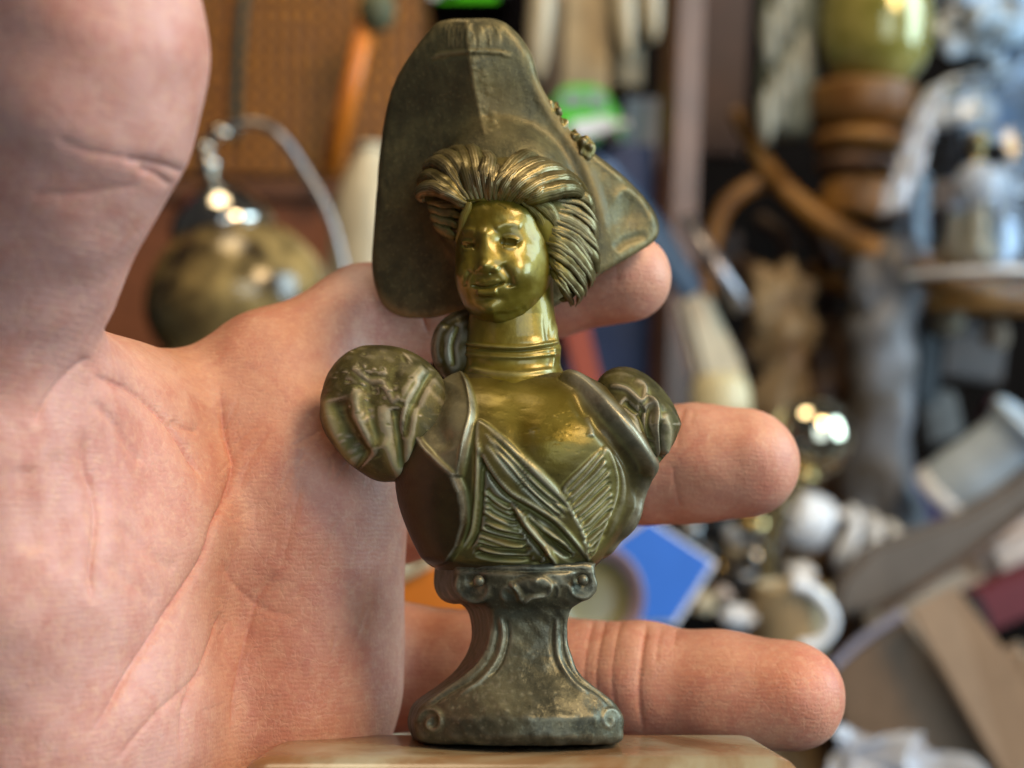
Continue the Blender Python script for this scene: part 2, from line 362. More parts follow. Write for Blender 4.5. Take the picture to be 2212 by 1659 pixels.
# leaf ornament
S.region([(1108, 1262), (1140, 1248), (1172, 1246), (1192, 1262), (1178, 1282), (1150, 1290), (1130, 1300), (1122, 1284)], 6, 4)
S.ridge([(1100, 1258), (1118, 1276), (1126, 1300)], 3.5, 10, wear=.5); S.ridge([(1126, 1300), (1150, 1288), (1180, 1284), (1196, 1260)], 3.5, 10, wear=.6)
S.ridge([(1096, 1300), (1084, 1284), (1090, 1270), (1102, 1272), (1104, 1284)], 3, 4, wear=.4)
S.ridge([(1196, 1256), (1206, 1272), (1204, 1292)], 3, 4, wear=.3); S.bump(1157, 1256, 7, 6, 6, wear=.5)
for i in range(120):      # pitted casting
    S.bump(1090 + rng.randn() * 60, 1480 + rng.randn() * 70, rng.uniform(2, 5), rng.uniform(2, 5), rng.uniform(-2.2, 1.6), wear=.35)
S.pat = np.maximum(S.pat, .55 * np.exp(-((S.u - 1085) / 70) ** 2 - ((S.v - 1440) / 110) ** 2))
S.uneven(.9, seed=2); S.apply(); ped = S.build('pedestal', m_ped, bust)
sv, sq = quad_sphere(14)
for x, y, r in ((1034, 1255, 12), (1259, 1253, 12)):
    w = 116 if x < 1100 else 112
    o = link('bead', np_mesh('bead', BP(x, y, w) + sv * np.array((1, 1, 1)) * r * K, sq), m_ped, ped); attr(o.data, 'wear', np.full(len(sv), .3)); attr(o.data, 'patina', np.zeros(len(sv)))

# ---- dress (torso)
tor = [(1232, 946, 1280, 108, -96), (1222, 938, 1288, 118, -104), (1200, 922, 1312, 132, -110), (1170, 906, 1336, 146, -116), (1130, 888, 1366, 160, -122), (1085, 872, 1384, 172, -126), (1040, 866, 1398, 184, -128),
       (1000, 868, 1408, 192, -130), (960, 878, 1410, 194, -130), (920, 892, 1400, 184, -128), (885, 908, 1372, 166, -124), (858, 926, 1338, 146, -118), (838, 946, 1302, 124, -110), (820, 972, 1258, 100, -98), (806, 1000, 1220, 78, -84), (790, 1012, 1200, 60, -70)]
V, Q = loft(tor, 460, 2.35, 0, 330)
V, Q = flipfix(V, Q); S = Sculpt(V, Q, K)
cc = lambda L: [(636.7 + x * .3975, 667 + y * .3975) for x, y in L]         # strokes read off an enlargement
S.bump(1195, 975, 80, 74, 13); S.bump(1075, 990, 70, 66, 9); S.bump(1120, 960, 26, 70, -8)      # breast
S.bump(1000, 1150, 60, 70, -8); S.apply()
# jacket fronts stand off the blouse
lapE = cc([(740, 385), (695, 490), (668, 620), (715, 740), (800, 830), (880, 905), (915, 985), (932, 1080), (938, 1160), (905, 1280), (850, 1365)])
S.region(lapE + cc([(700, 1440), (400, 1300), (250, 900), (500, 450)]), 20, 7, smooth=False)
lapel = cc([(745, 375), (695, 490), (668, 615), (712, 735), (800, 832), (900, 908), (916, 830), (940, 720), (972, 600), (962, 480), (915, 355), (830, 335)])
S.region(lapel, 15, 5)
S.ridge(cc([(840, 420), (790, 540), (790, 660), (850, 780)]), 22, -13)
S.ridge(lapE[:9], 4.5, 6, wear=.7); S.ridge(cc([(915, 360), (955, 460), (970, 570), (945, 690), (925, 790), (908, 890)]), 5, 8, wear=.75)
S.ridge(cc([(988, 690), (998, 800), (992, 960), (982, 1100), (958, 1230), (870, 1345)]), 6, 9, pat=.9)
S.ridge(cc([(1016, 760), (1020, 900), (1010, 1080), (990, 1210), (930, 1320)]), 5, -8)
# right front edge, collar band
S.region(cc([(1690, 1360), (1760, 1260), (1840, 1120), (1890, 980), (1885, 860), (1800, 730), (1690, 600), (1560, 460), (1440, 380), (1560, 380), (1760, 520), (2000, 800), (2100, 1000), (1950, 1200), (1800, 1380)]), 18, 6)
S.ridge(cc([(1420, 370), (1540, 430), (1650, 530), (1780, 660), (1880, 800), (1955, 930)]), 12, 11, wear=.6)
S.ridge(cc([(1500, 450), (1600, 570), (1720, 710), (1810, 840), (1850, 960), (1830, 1080)]), 15, -15)
S.ridge(cc([(1895, 900), (1885, 1010), (1835, 1130), (1765, 1250), (1695, 1340)]), 5, 6, wear=.5)
S.ridge(cc([(1590, 560), (1615, 640), (1610, 700)]), 8, 5, wear=.3)
# crossing drapery of the blouse: a broad band from the left shoulder over the breast, gathers under it
S.region(cc([(1000, 610), (1120, 700), (1240, 810), (1350, 910), (1440, 1010), (1520, 1130), (1570, 1240), (1595, 1365), (1540, 1300), (1420, 1160), (1290, 1070), (1160, 990), (1060, 870), (990, 740)]), 9, 6)
S.ridge(cc([(1010, 610), (1120, 695), (1240, 805), (1350, 905), (1440, 1005), (1520, 1130), (1570, 1240), (1592, 1360)]), 4, 4, wear=.45)
S.ridge(cc([(995, 745), (1060, 870), (1160, 990), (1290, 1068), (1420, 1158), (1530, 1280), (1575, 1360)]), 4.5, 7, wear=.45, pat=.3)
S.ridge(cc([(1000, 790), (1070, 910), (1160, 1020), (1290, 1100), (1420, 1190), (1520, 1300)]), 6, -9)
S.region(cc([(1185, 1060), (1280, 1150), (1360, 1230), (1440, 1330), (1520, 1385), (1420, 1390), (1350, 1290), (1250, 1180)]), 8, 5, pat=.35)
S.ridge(cc([(1190, 1065), (1260, 1180), (1350, 1290), (1420, 1385)]), 5, 7, wear=.3, pat=.5); S.ridge(cc([(1170, 1075), (1240, 1195), (1330, 1305), (1395, 1385)]), 5, -9)
S.region(cc([(1700, 750), (1745, 880), (1745, 1000), (1695, 1150), (1610, 1335), (1570, 1210), (1510, 1090), (1450, 985), (1560, 860)]), 6, 5, pat=.25)
S.ridge(cc([(1700, 755), (1745, 880), (1745, 1000), (1695, 1150), (1612, 1330)]), 4, 6, pat=.7); S.ridge(cc([(1725, 770), (1772, 890), (1772, 1010), (1722, 1160), (1640, 1320)]), 7, -10)
r2 = np.random.RandomState(12)
def fold(a, b, w, h, pat=0, wear=0, sag=10):
    a, b = np.array(a, float), np.array(b, float); m1 = a + (b - a) * .35 + (r2.randn(2) * 5 + (0, sag)); m2 = a + (b - a) * .7 + (r2.randn(2) * 5 + (0, sag)); f0, f1 = r2.uniform(0, .12), r2.uniform(.86, 1.0)
    S.ridge(cc([tuple(a + (b - a) * f0), tuple(m1), tuple(m2), tuple(a + (b - a) * f1)]), w, h, pat=pat, wear=wear)
for i in range(8):                           # along the band
    q = i / 8; fold((1015 + q * 30, 640 + q * 105), (1510 - q * 40, 1110 + q * 80), r2.uniform(2.2, 3.6), -r2.uniform(3, 7)); fold((1020 + q * 30, 648 + q * 105), (1510 - q * 30, 1122 + q * 80), r2.uniform(2.2, 3.4), r2.uniform(2, 4), wear=.4)
y = 960
while y < 1350:                              # gathers of the left panel running down to the clasp
    dy = r2.uniform(26, 46); xa = 1012 - max(0, y - 1130) * .42; xb = 1195 + (y - 960) * .36 ; yb = 1085 + (y - 960) * .78
    fold((xa, y), (xb, yb), r2.uniform(4, 6.5), -r2.uniform(6, 13), sag=14); fold((xa, y + dy * .5), (xb, yb + dy * .4), r2.uniform(4, 6), r2.uniform(4, 8), pat=r2.uniform(.5, .95), sag=14); y += dy
for i in range(7):
    q = i / 7; fold((1230 + q * 150, 1110 + q * 170), (1470 + q * 70, 1290 + q * 70), r2.uniform(3, 5), -r2.uniform(4, 8)); fold((1240 + q * 150, 1098 + q * 170), (1480 + q * 70, 1272 + q * 70), r2.uniform(3, 4.5), r2.uniform(2, 5), pat=.5)
for i in range(14):                          # right panel
    q = i / 14; a_ = (1690 + 46 * math.sin(q * 2.6) - 60 * max(0, q - .6), 745 + q * 500); b_ = (1452 + q * 145, 1010 + q * 360); h_ = r2.uniform(3.5, 8)
    fold(a_, b_, r2.uniform(2.8, 4.2), -h_, sag=6); fold((a_[0], a_[1] + 22), (b_[0], b_[1] + 16), r2.uniform(3, 4.2), h_ * .7, pat=.2 + .6 * q, wear=.3 * (1 - q), sag=6)
# waist edge and clasp
S.ridge(cc([(860, 1370), (1000, 1395), (1200, 1395), (1300, 1380), (1440, 1395), (1640, 1385)]), 5, -9); S.ridge(cc([(1360, 1280), (1370, 1330), (1330, 1390)]), 5, 9); S.ridge(cc([(1370, 1290), (1400, 1350), (1420, 1400)]), 5, 9)
for i in range(60): S.bump(1180 + rng.randn() * 50, 930 + rng.randn() * 30, 1.8, 1.8, -1.4)
S.h *= sstep(1238, 1190, S.v); S.uneven(.4, seed=4); S.apply()
gilt = sstep(40, -50, poly_sd(S.u, S.v, crom([(1005, 800), (1030, 870), (1036, 905), (1110, 965), (1200, 1020), (1256, 970), (1275, 915), (1262, 870), (1215, 815)], 6, True))) * S.m
blouse = sstep(6, -6, poly_sd(S.u, S.v, crom(lapE + cc([(1200, 1400), (1500, 1400), (1700, 1340), (1790, 1200), (1850, 1080), (1885, 950), (1700, 680), (1560, 500), (1450, 380), (915, 350)]), 3, True)))
S.edges(.5, .5); S.pat = np.maximum(S.pat, .12 * blouse * (1 - gilt)); S.wear = np.maximum(S.wear, .28 * sstep(6, -6, poly_sd(S.u, S.v, crom(lapel, 5, True))))
me = np_mesh('dress', S.V, S.Q); attr(me, 'wear', np.clip(S.wear, 0, 1) * S.m); attr(me, 'patina', np.clip(S.pat, 0, 1) * S.m); attr(me, 'gilt', gilt); attr(me, 'jacket', np.maximum(.55 * sstep(8, -8, poly_sd(S.u, S.v, crom(cc([(1690, 1360), (1740, 1240), (1790, 1100), (1800, 960), (1760, 840), (1640, 660), (1700, 640), (1850, 800), (1900, 900), (2100, 1000), (1950, 1200), (1800, 1380)]), 4, True))), .8 * (1 - blouse) * sstep(1120, 1050, S.u)) * (1 - sstep(6, -6, poly_sd(S.u, S.v, crom(lapel, 5, True)))))
dress = link('dress', me, m_dress, bust)

# ---- puff sleeves
def blob(name, outline_c, rx, ry, rz, w0, mat, fn, n=90, shape=None, parent=bust):
    V, Q = quad_sphere(n); a, b, c = V[:, 0], V[:, 2], -V[:, 1]
    x, y, w = outline_c[0] + a * rx, outline_c[1] - b * ry, w0 + c * rz
    if shape: x, y, w = shape(a, b, c, x, y, w)
    V, Q = flipfix(BP(x, y, w), Q); S = Sculpt(V, Q, K); fn(S); S.uneven(.9, seed=n); S.apply(); return S.build(name, mat, parent), S
def sl(a, b, c, x, y, w):
    x = 814 + np.sign(a) * np.abs(a) ** .88 * np.where(a > 0, 156, 132); w = w + 30 * np.maximum(a, 0)
    y = np.where(b < 0, 895 - b * 146 * (1 - .10 * a * a), y); x = x + 10 * (1 - np.abs(b)) + 34 * sstep(0, -1, b); return x, y, w
def sf(S):
    S.ridge([(728, 860), (745, 910), (775, 965), (800, 990)], 18.75, -13.0); S.ridge([(705, 850), (716, 910), (748, 975), (780, 1000)], 12.5, 7.8, pat=.85)
    S.ridge([(800, 800), (796, 850), (808, 910), (828, 965)], 25, -13.0, pat=.1); S.ridge([(770, 830), (770, 880), (790, 940), (815, 990)], 13.75, 7.8, pat=.3)
    S.ridge([(820, 870), (828, 930), (848, 990), (874, 1032)], 15, 9.5, pat=.9); S.ridge([(852, 880), (858, 940), (870, 1010)], 10, -9.5); S.ridge([(892, 870), (888, 930), (876, 1010)], 11.25, 7.0, pat=.8)
    S.ridge([(936, 798), (906, 846), (884, 900), (876, 950)], 10, -9.5, pat=.3); S.ridge([(918, 790), (884, 832), (866, 876)], 12.5, 6.0, pat=.5); S.ridge([(880, 770), (850, 800), (842, 840)], 15, -4.3); S.ridge([(910, 820), (880, 870), (868, 920)], 6.25, 4.3, pat=.4)
    rw = np.random.RandomState(2); L = [(768, 798), (790, 806), (806, 822), (820, 826), (834, 838), (846, 858), (858, 862)]; S.ridge([(x + rw.randn() * 3, y + rw.randn() * 3) for x, y in L], 6, 3, wear=.5, taper=False)
    for i in range(24): q = rw.rand(); i0 = int(q * 6); x, y = L[i0]; S.bump(x + rw.randn() * 10, y + rw.randn() * 8, rw.uniform(2, 5), rw.uniform(2, 4), rw.uniform(-2, 3), wear=.3)
    for i in range(10): S.bump(786 + rw.randn() * 9, 902 + rw.randn() * 9, rw.uniform(3, 6), rw.uniform(3, 6), 1.2, wear=.7)
    for i in range(12): q = rw.rand(); S.bump(742 + q * 30 + rw.randn() * 5, 930 + q * 55 + rw.randn() * 5, 5, 4, 1, wear=.25)
    for i in range(40): S.bump(790 + rng.randn() * 45, 850 + rng.randn() * 40, rng.uniform(3, 6), rng.uniform(2, 4), rng.uniform(-3, 2), wear=.15)
blob('sleeve', (814, 895), 132, 150, 104, 30, m_sleeve, sf, shape=sl)
def sr(a, b, c, x, y, w):
    x = x + np.where(b > 0, -b * 34, b * 34) ; return x, y, w
def srf(S):
    S.ridge(cc([(1700, 420), (1800, 440), (1880, 500), (1900, 430), (1840, 380)]), 7, 8, wear=.3); S.ridge(cc([(1900, 470), (1960, 540), (1960, 680), (1970, 820)]), 6, 12, wear=.6); S.ridge(cc([(1870, 560), (1900, 650), (1930, 760)]), 8, -12)
    S.ridge(cc([(1930, 520), (1920, 620), (1945, 720)]), 5, -8); S.ridge(cc([(2000, 560), (2030, 680), (2010, 800)]), 9, 8, wear=.55, pat=.5); S.ridge(cc([(1990, 600), (1985, 720), (1990, 840)]), 5, -12); S.ridge(cc([(1780, 500), (1860, 560), (1900, 540)]), 8, -10); S.ridge(cc([(1750, 560), (1830, 620), (1880, 700)]), 8, 8, pat=.4)
    S.bump(1402, 875, 12, 10, 5, wear=.6)
blob('sleeve', (1378, 916), 94, 124, 108, 26, m_sleeve, srf, shape=sr)

# ---- neck with choker, nape drapery
nk = [(868, 920, 1330, 140, -80), (852, 938, 1300, 133, -78), (836, 962, 1268, 119, -76), (820, 986, 1238, 101, -74), (804, 1000, 1219, 87, -72), (786, 1005, 1211, 80, -70), (765, 1004, 1211, 82, -74), (750, 1003, 1212, 84, -76), (742, 1006, 1209, 82, -74), (725, 1008, 1206, 80, -74), (690, 1012, 1200, 78, -76), (650, 1016, 1196, 76, -80), (600, 1020, 1196, 70, -80)]
V, Q = loft(nk, 240, 2.1, 0, 180); V, Q = flipfix(V, Q); S = Sculpt(V, Q, K)
S.ridge([(1000, 748), (1060, 756), (1130, 758), (1200, 748), (1216, 742)], 3.2, -5, taper=False); S.ridge([(1000, 742), (1060, 749), (1130, 751), (1200, 740)], 4, 4, taper=False, wear=.35); S.ridge([(1000, 764), (1060, 770), (1130, 772), (1205, 764)], 4, 3, taper=False, wear=.2)
S.ridge([(1008, 795), (1060, 806), (1130, 808), (1206, 796)], 5, 5, wear=.5); S.ridge([(1205, 690), (1198, 740), (1192, 800)], 5, 4, wear=.3); S.ridge([(1186, 640), (1180, 700), (1186, 745)], 6, -3)
S.bump(1150, 738, 30, 8, 1.5, wear=.4); S.apply(); neck = S.build('neck', m_gold, bust)
def npf(S): S.ridge([(960, 700), (945, 740), (950, 790)], 8, 5); S.ridge([(990, 700), (975, 745), (980, 795)], 6, -7)
blob('nape_collar', (1012, 752), 82, 84, 70, -48, m_dress, npf, 50)

# ---- head
V, Q = quad_sphere(150); a, b, c = V[:, 0], V[:, 2], -V[:, 1]
fr = np.maximum(c, 0)
wd = np.where(b > 0, 106 * (1 + .34 * sstep(.35, .95, b)), 106 * (1 + .16 * sstep(-.1, -.9, b)))
x = 1092 + a * wd - 20 * fr - 8 * sstep(.2, -1, b) ; y = 546 - b * 142 + 14 * sstep(-.35, -1, b); w = 34 + c * 112 * (1 + .10 * sstep(.2, -.9, b))
V, Q = flipfix(BP(x, y, w), Q); S = Sculpt(V, Q, K)
S.bump(1085, 455, 75, 34, 14)                                                  # brow and forehead
S.ridge([(1049, 510), (1047, 545), (1048, 575)], 15, 11, taper=False); S.bump(1050, 577, 13, 11, 8); S.bump(1066, 565, 16, 22, 5)
S.bump(1092, 514, 20, 15, -15); S.bump(1112, 521, 14, 10, -6); S.bump(1012, 526, 18, 14, -13)      # sockets
S.bump(1122, 588, 34, 32, 15); S.bump(1004, 594, 20, 28, 11)                                        # cheeks
S.bump(1056, 664, 24, 16, 13); S.bump(1054, 645, 22, 7, -7); S.bump(1050, 622, 30, 16, 4)          # mouth and chin
S.apply()
S.ridge([(1068, 496), (1086, 486), (1108, 484), (1126, 492)], 7, 2.4); S.ridge([(998, 504), (1010, 497), (1028, 500)], 6, 2.4)
S.ridge([(1086, 517), (1098, 513), (1112, 516), (1120, 523)], 5, 6); S.ridge([(1086, 532), (1102, 535), (1118, 531)], 4, 3)
S.ridge([(998, 525), (1010, 521), (1024, 525)], 4.5, 5); S.ridge([(999, 538), (1012, 540), (1024, 536)], 4, 3.5)
S.bump(1070, 581, 7, 6, 5); S.bump(1030, 584, 5, 6, 4)
S.ridge([(1082, 570), (1094, 586), (1103, 604), (1105, 622)], 9, -6.5); S.ridge([(1016, 584), (1006, 602), (1004, 620)], 5, -4)
S.ridge([(1026, 611), (1042, 607), (1050, 609), (1064, 605), (1082, 606)], 5, 2.2); S.ridge([(1030, 629), (1050, 633), (1076, 628)], 6, 7)
S.apply()
S.ridge([(1015, 616), (1034, 620), (1054, 621), (1074, 616), (1094, 609)], 3, -9); S.bump(1099, 613, 8, 8, -3)
S.ridge([(1081, 522), (1096, 525), (1117, 527)], 2.4, -5.5); S.bump(1085, 520, 5, 4, -4); S.ridge([(997, 531), (1010, 532), (1026, 530)], 2.2, -5)
S.bump(1060, 590, 4, 2.5, -3); S.ridge([(1066, 679), (1098, 680), (1140, 665)], 6, -2.4); S.ridge([(1060, 690), (1100, 696), (1150, 678)], 9, 4); S.ridge([(1072, 440), (1084, 445), (1094, 451)], .9, -1.6)
S.uneven(.35, 14, .5, 1.6, 6); S.apply(); head = S.build('head', m_gold, bust)

# ---- hair: a swept-up mass of separate locks
hair_c, hair_r = (1086, 432), (186, 128, 128)
HC = BP(1086, 432, 6)
V, Q = quad_sphere(70); a, b, c = V[:, 0], V[:, 2], -V[:, 1]
def hair_w(x, y):
    q = 1 - ((x - 1090) / 196) ** 2 - ((y - 450) / 150) ** 2
    return 12 + 138 * np.sqrt(np.maximum(q, .0))
x, y, w = 1092 + a * 184, 436 - b * 104 , -10 + c * 130
y = np.where(b < 0, 436 - b * 175 * sstep(.1, .55, a), y)          # falls lower on the right
w = np.where((c > 0) & (np.abs(x - 1078) < 80) & (y > 432), w - 70 * sstep(432, 452, y), w)
V, Q = flipfix(BP(x, y, w), Q); S = Sculpt(V, Q, K); hb = S
HV, HQ, HW = [S.V], [S.Q], [np.zeros(len(S.V))]; base_n = len(S.V)
def lock(pts, r0, r1, lift=0, wear=.5, flat=.62, grooves=3):
    """a lock of hair: flattened tube with strand grooves; pts (x,y,w)"""
    r0, r1 = r0 * .84, r1 * .84; pts = [(x, y if y > 436 else 436 - (436 - y) * .84, w) for x, y, w in pts]
    C = crom(pts, 9); n = len(C); C[:, 0] += np.cumsum(np.random.RandomState(len(HV)).randn(n)) * .5; C[:, 1] += np.cumsum(np.random.RandomState(len(HV) + 500).randn(n)) * .5; P = BP(C[:, 0], C[:, 1], C[:, 2] + lift)
    T = np.gradient(P, axis=0); T /= np.linalg.norm(T, axis=1, keepdims=True)
    out = P - HC; out /= np.linalg.norm(out, axis=1, keepdims=True)
    out = out + np.array((0, -.5, 0)); Bn = np.cross(T, out); Bn /= np.linalg.norm(Bn, axis=1, keepdims=True); Nn = np.cross(Bn, T)
    tt = np.linspace(0, 1, n); rad = (r0 + (r1 - r0) * tt) * np.sin(np.clip(.03 + tt * .95, 0, 1) * math.pi) ** .5 * K
    m = 40; th = np.linspace(0, 2 * math.pi, m, endpoint=False); rr = 1 + .10 * np.cos(th * (grooves * 3 + 5) + grooves) * (np.sin(th) > -.3)
    V = P[:, None] + rad[:, None, None] * (np.cos(th) * rr)[None, :, None] * Bn[:, None] + rad[:, None, None] * flat * (np.sin(th) * rr)[None, :, None] * Nn[:, None]
    off = sum(len(v) for v in HV); HV.append(V.reshape(-1, 3)); HQ.append(grid_quads(n, m) + off)
    HW.append(np.repeat((.8 * wear * np.clip(np.sin(th) * 1.6 - .3, 0, 1) * np.clip(rr - .96, 0, .1) * 10)[None], n, 0).ravel())
def hl(pts, **k): return [(x, y, float(hair_w(x, y)) + d) for x, y, d in pts]
r_ = random.Random(5)
# pompadour: broad locks from the hairline up and over, tucked under the brim
jr = lambda s_: r_.uniform(-s_, s_)
top = [([(1004, 446), (968, 412), (934, 396), (908, 408), (918, 430)], 21), ([(1002, 438), (960, 385), (926, 366), (904, 384)], 22), ([(1008, 436), (972, 362), (942, 336), (914, 352)], 23), ([(1016, 436), (990, 352), (964, 318), (936, 322)], 24),
       ([(1026, 436), (1010, 356), (992, 312), (966, 304)], 24), ([(1036, 434), (1030, 364), (1020, 316), (1000, 298)], 25), ([(1046, 434), (1048, 372), (1050, 330), (1034, 302)], 25), ([(1054, 438), (1062, 388), (1070, 350), (1058, 322)], 18),
       ([(1064, 436), (1076, 388), (1104, 346), (1136, 318), (1160, 322)], 22), ([(1078, 436), (1094, 394), (1128, 356), (1168, 334), (1196, 344)], 24), ([(1094, 435), (1114, 400), (1152, 370), (1198, 354), (1226, 366)], 25), ([(1110, 436), (1134, 408), (1174, 386), (1220, 374), (1248, 390)], 25),
       ([(1126, 438), (1154, 418), (1194, 402), (1240, 396), (1266, 416)], 24)]
for L, rad in top:
    n = len(L); lock([(x + jr(2), y + jr(3), float(hair_w(x, y)) + (-40 if i == 0 else -2 if i == 1 else 2 if i < n - 1 else -34)) for i, (x, y) in enumerate(L)], rad, rad * 1.05, 0, r_.uniform(.3, .8), .66, 4)
    i0 = 1; x0, y0 = L[1]; x1, y1 = L[2]                    # a thinner strand riding on each lock
    lock([(L[0][0] + 5, L[0][1] - 6, float(hair_w(*L[0])) - 28), (x0 + jr(7), y0 + jr(4), float(hair_w(x0, y0)) + 9), (x1 + jr(6), y1 + jr(5), float(hair_w(x1, y1)) + 9), (L[-1][0] + jr(4), L[-1][1] + jr(4), float(hair_w(*L[-1])) - 24)], rad * .42, rad * .5, 0, .9, .6, 2)
# right side: waves sweeping back from the temple, ending in curls
side = [([(1138, 446), (1190, 424), (1240, 420), (1272, 440), (1280, 470)], 19), ([(1146, 458), (1196, 446), (1246, 454), (1282, 486), (1288, 520)], 19), ([(1150, 474), (1198, 470), (1244, 486), (1282, 524), (1292, 562)], 19), ([(1156, 492), (1198, 496), (1242, 518), (1278, 556), (1288, 592)], 19),
        ([(1162, 510), (1200, 522), (1238, 548), (1272, 586), (1276, 616)], 18), ([(1170, 530), (1202, 548), (1234, 576), (1262, 610), (1262, 636)], 17), ([(1178, 552), (1206, 578), (1232, 602), (1252, 632), (1248, 652)], 15), ([(1188, 580), (1208, 606), (1226, 630), (1240, 656)], 12)]
for L, rad in side:
    n = len(L); W_ = lambda x, y, i: 104 - .50 * (x - 1150) - .12 * abs(y - 470) + (-26 if i == 0 else 6 if i < n - 2 else 0 if i == n - 2 else -24)
    wob = jr(5)
    lock([(x + jr(3), y + jr(3) + (wob if i == 2 else 0), W_(x, y, i) + jr(3)) for i, (x, y) in enumerate(L)], rad * r_.uniform(.9, 1.2), rad * 1.05, 0, r_.uniform(.3, .8), .5, 5)
    for q in (-.6, -.1, .45): lock([(x + jr(3), y + rad * q + jr(4), W_(x, y, i) + (6 + jr(3) if 0 < i < n - 1 else -6)) for i, (x, y) in enumerate(L)], rad * r_.uniform(.2, .42), rad * .36, 0, .9, .55, 2)
for L in [[(1004, 450), (982, 444), (956, 442), (926, 430)], [(998, 470), (978, 462), (950, 458), (924, 444)], [(992, 492), (972, 484), (950, 476), (930, 462)], [(988, 514), (972, 506), (956, 498), (940, 484)]]:
    lock([(x, y, 58 - .35 * (1000 - x) - .3 * (y - 440)) for x, y in L], 18, 17, 0, .2, .6, 4)
lock([(1016, 436, 112), (1006, 466, 100), (998, 496, 82), (986, 522, 60)], 15, 11, 0, .3, .6, 3); lock([(1140, 440, 118), (1166, 462, 104), (1182, 500, 84), (1192, 545, 62)], 15, 12, 0, .4, .6, 3); lock([(1128, 436, 124), (1152, 452, 112), (1172, 482, 96), (1186, 520, 76)], 10, 9, 0, .4, .6, 2)
for q in range(5): lock([(1112 + q * 9, 424 + q * 4, 128 - q * 3), (1152 + q * 8, 430 + q * 6, 122 - q * 5), (1186 + q * 5, 452 + q * 8, 104 - q * 5), (1204 + q * 3, 486 + q * 9, 80 - q * 4)], 15, 14, 0, .5, .55, 4)
lock([(1210, 650, 26), (1232, 640, 30), (1250, 612, 30), (1262, 590, 20)], 14, 12, 0, .4)
V = np.concatenate(HV); Q = np.concatenate(HQ); wv = np.concatenate(HW)
hu, hv = proj(V); fp = crom([(1030, 436), (1138, 434), (1166, 462), (1186, 517), (1196, 560), (1186, 605), (1060, 680), (990, 600), (984, 540), (1004, 500), (1010, 450)], 4, True); me = np_mesh('hair', V, Q); attr(me, 'wear', wv); attr(me, 'patina', .9 * sstep(46, 4, poly_sd(hu, hv, fp))); link('hair', me, m_hair, bust)

# ---- hat: upturned brim with a front crease and a folded-back right lobe
HO = crom([(960, 47), (1022, 43), (1078, 47), (1118, 78), (1146, 122), (1163, 185), (1186, 226), (1226, 286), (1282, 334), (1345, 384), (1394, 436), (1419, 482), (1413, 516), (1375, 543), (1325, 572), (1285, 596), (1230, 640), (1120, 690), (1000, 672), (930, 683), (872, 681), (836, 661), (815, 620), (807, 570), (811, 500), (817, 420), (824, 330), (838, 240), (856, 180), (890, 120), (932, 66)], 5, True)
gx, gy = np.meshgrid(np.arange(780, 1450, 2.), np.arange(20, 720, 2.), indexing='ij'); HSD = poly_sd(gx, gy, HO)
fold = crom([(1085, 60), (1118, 120), (1140, 190), (1190, 270), (1240, 345), (1275, 430), (1300, 520), (1320, 600)], 6)
def hat_w(u, v):
    xr = 1012 + .14 * (v - 60)                                  # crease line
    base = -46 + 62 * sstep(300, 60, v) - 30 * sstep(300, 640, v)
    dl = np.maximum(xr - u, 0); dr = np.maximum(u - xr, 0)
    xf = np.interp(v, fold[:, 1], fold[:, 0]); dr1 = np.minimum(dr, np.maximum(xf - xr, 0)); dr2 = np.maximum(u - xf, 0)
    soft = np.sqrt(dl ** 2 + 64) - 8; softr = np.sqrt(dr1 ** 2 + 64) - 8
    sr2 = np.sqrt(dr2 ** 2 + 100) - 10
    return base - soft * .46 - softr * .20 - sr2 * .62 + 16 * np.exp(-((u - 1050) / 90) ** 2 - ((v - 290) / 30) ** 2)
def hat_f(P):
    u, v = proj(P); w = WX(u, v, P[:, 1])
    iu = np.clip((u - 780) / 2, 0, gx.shape[0] - 1.001); iv = np.clip((v - 20) / 2, 0, gx.shape[1] - 1.001); i0 = iu.astype(int); j0 = iv.astype(int); fu, fv = iu - i0, iv - j0
    sd = (HSD[i0, j0] * (1 - fu) * (1 - fv) + HSD[i0 + 1, j0] * fu * (1 - fv) + HSD[i0, j0 + 1] * (1 - fu) * fv + HSD[i0 + 1, j0 + 1] * fu * fv)
    sd = sd + np.maximum(np.abs(u - 1115) - 335, 0) + np.maximum(np.abs(v - 370) - 350, 0)
    sd = sd - 4; th = 15; t = np.abs(w - hat_w(u, v)) * .86 - th + 0
    r = 15; a = sd + r; b = t + r - 3
    d = np.minimum(np.maximum(a, b), 0) + np.hypot(np.maximum(a, 0), np.maximum(b, 0)) - r
    cr = ellips(P, BP(1085, 430, -70), np.array((165, 105, 175)) * K)     # crown behind the brim
    return smin(d * K, cr, 2.0)
lo = BP(780, 700, 0); c8 = np.array([BP(x, y, w) for x in (785, 1440) for y in (25, 705) for w in (70, -330)])
V, Q = surface_nets(hat_f, c8.min(0), c8.max(0), .36, 1.0); V = relax(V, Q, 3, .5); V, Q = flipfix(V, Q); S = Sculpt(V, Q, K)
S.ridge([(1010, 50), (1014, 110), (1024, 180), (1036, 240), (1048, 286)], 5, 3, wear=.35, taper=False)
for i in range(70): S.bump(1030 + .14 * 0 + rng.randn() * 10 + (i * 2.6) * .16, 112 + i * 2.5, rng.uniform(2.5, 5), rng.uniform(2, 4), rng.uniform(-3.2, 3.4), wear=.5)
S.ridge([(925, 128), (960, 117), (1012, 112), (1070, 112), (1112, 124)], 3, 5, wear=.45, taper=True); S.ridge([(925, 136), (960, 124), (1012, 119), (1070, 119)], 3, -3)
for i in range(22): xx = 962 + i * 5.6; S.ridge([(xx, 52), (xx + 2, 80), (xx + 3, 104)], 1.5, 2.4, wear=.45)
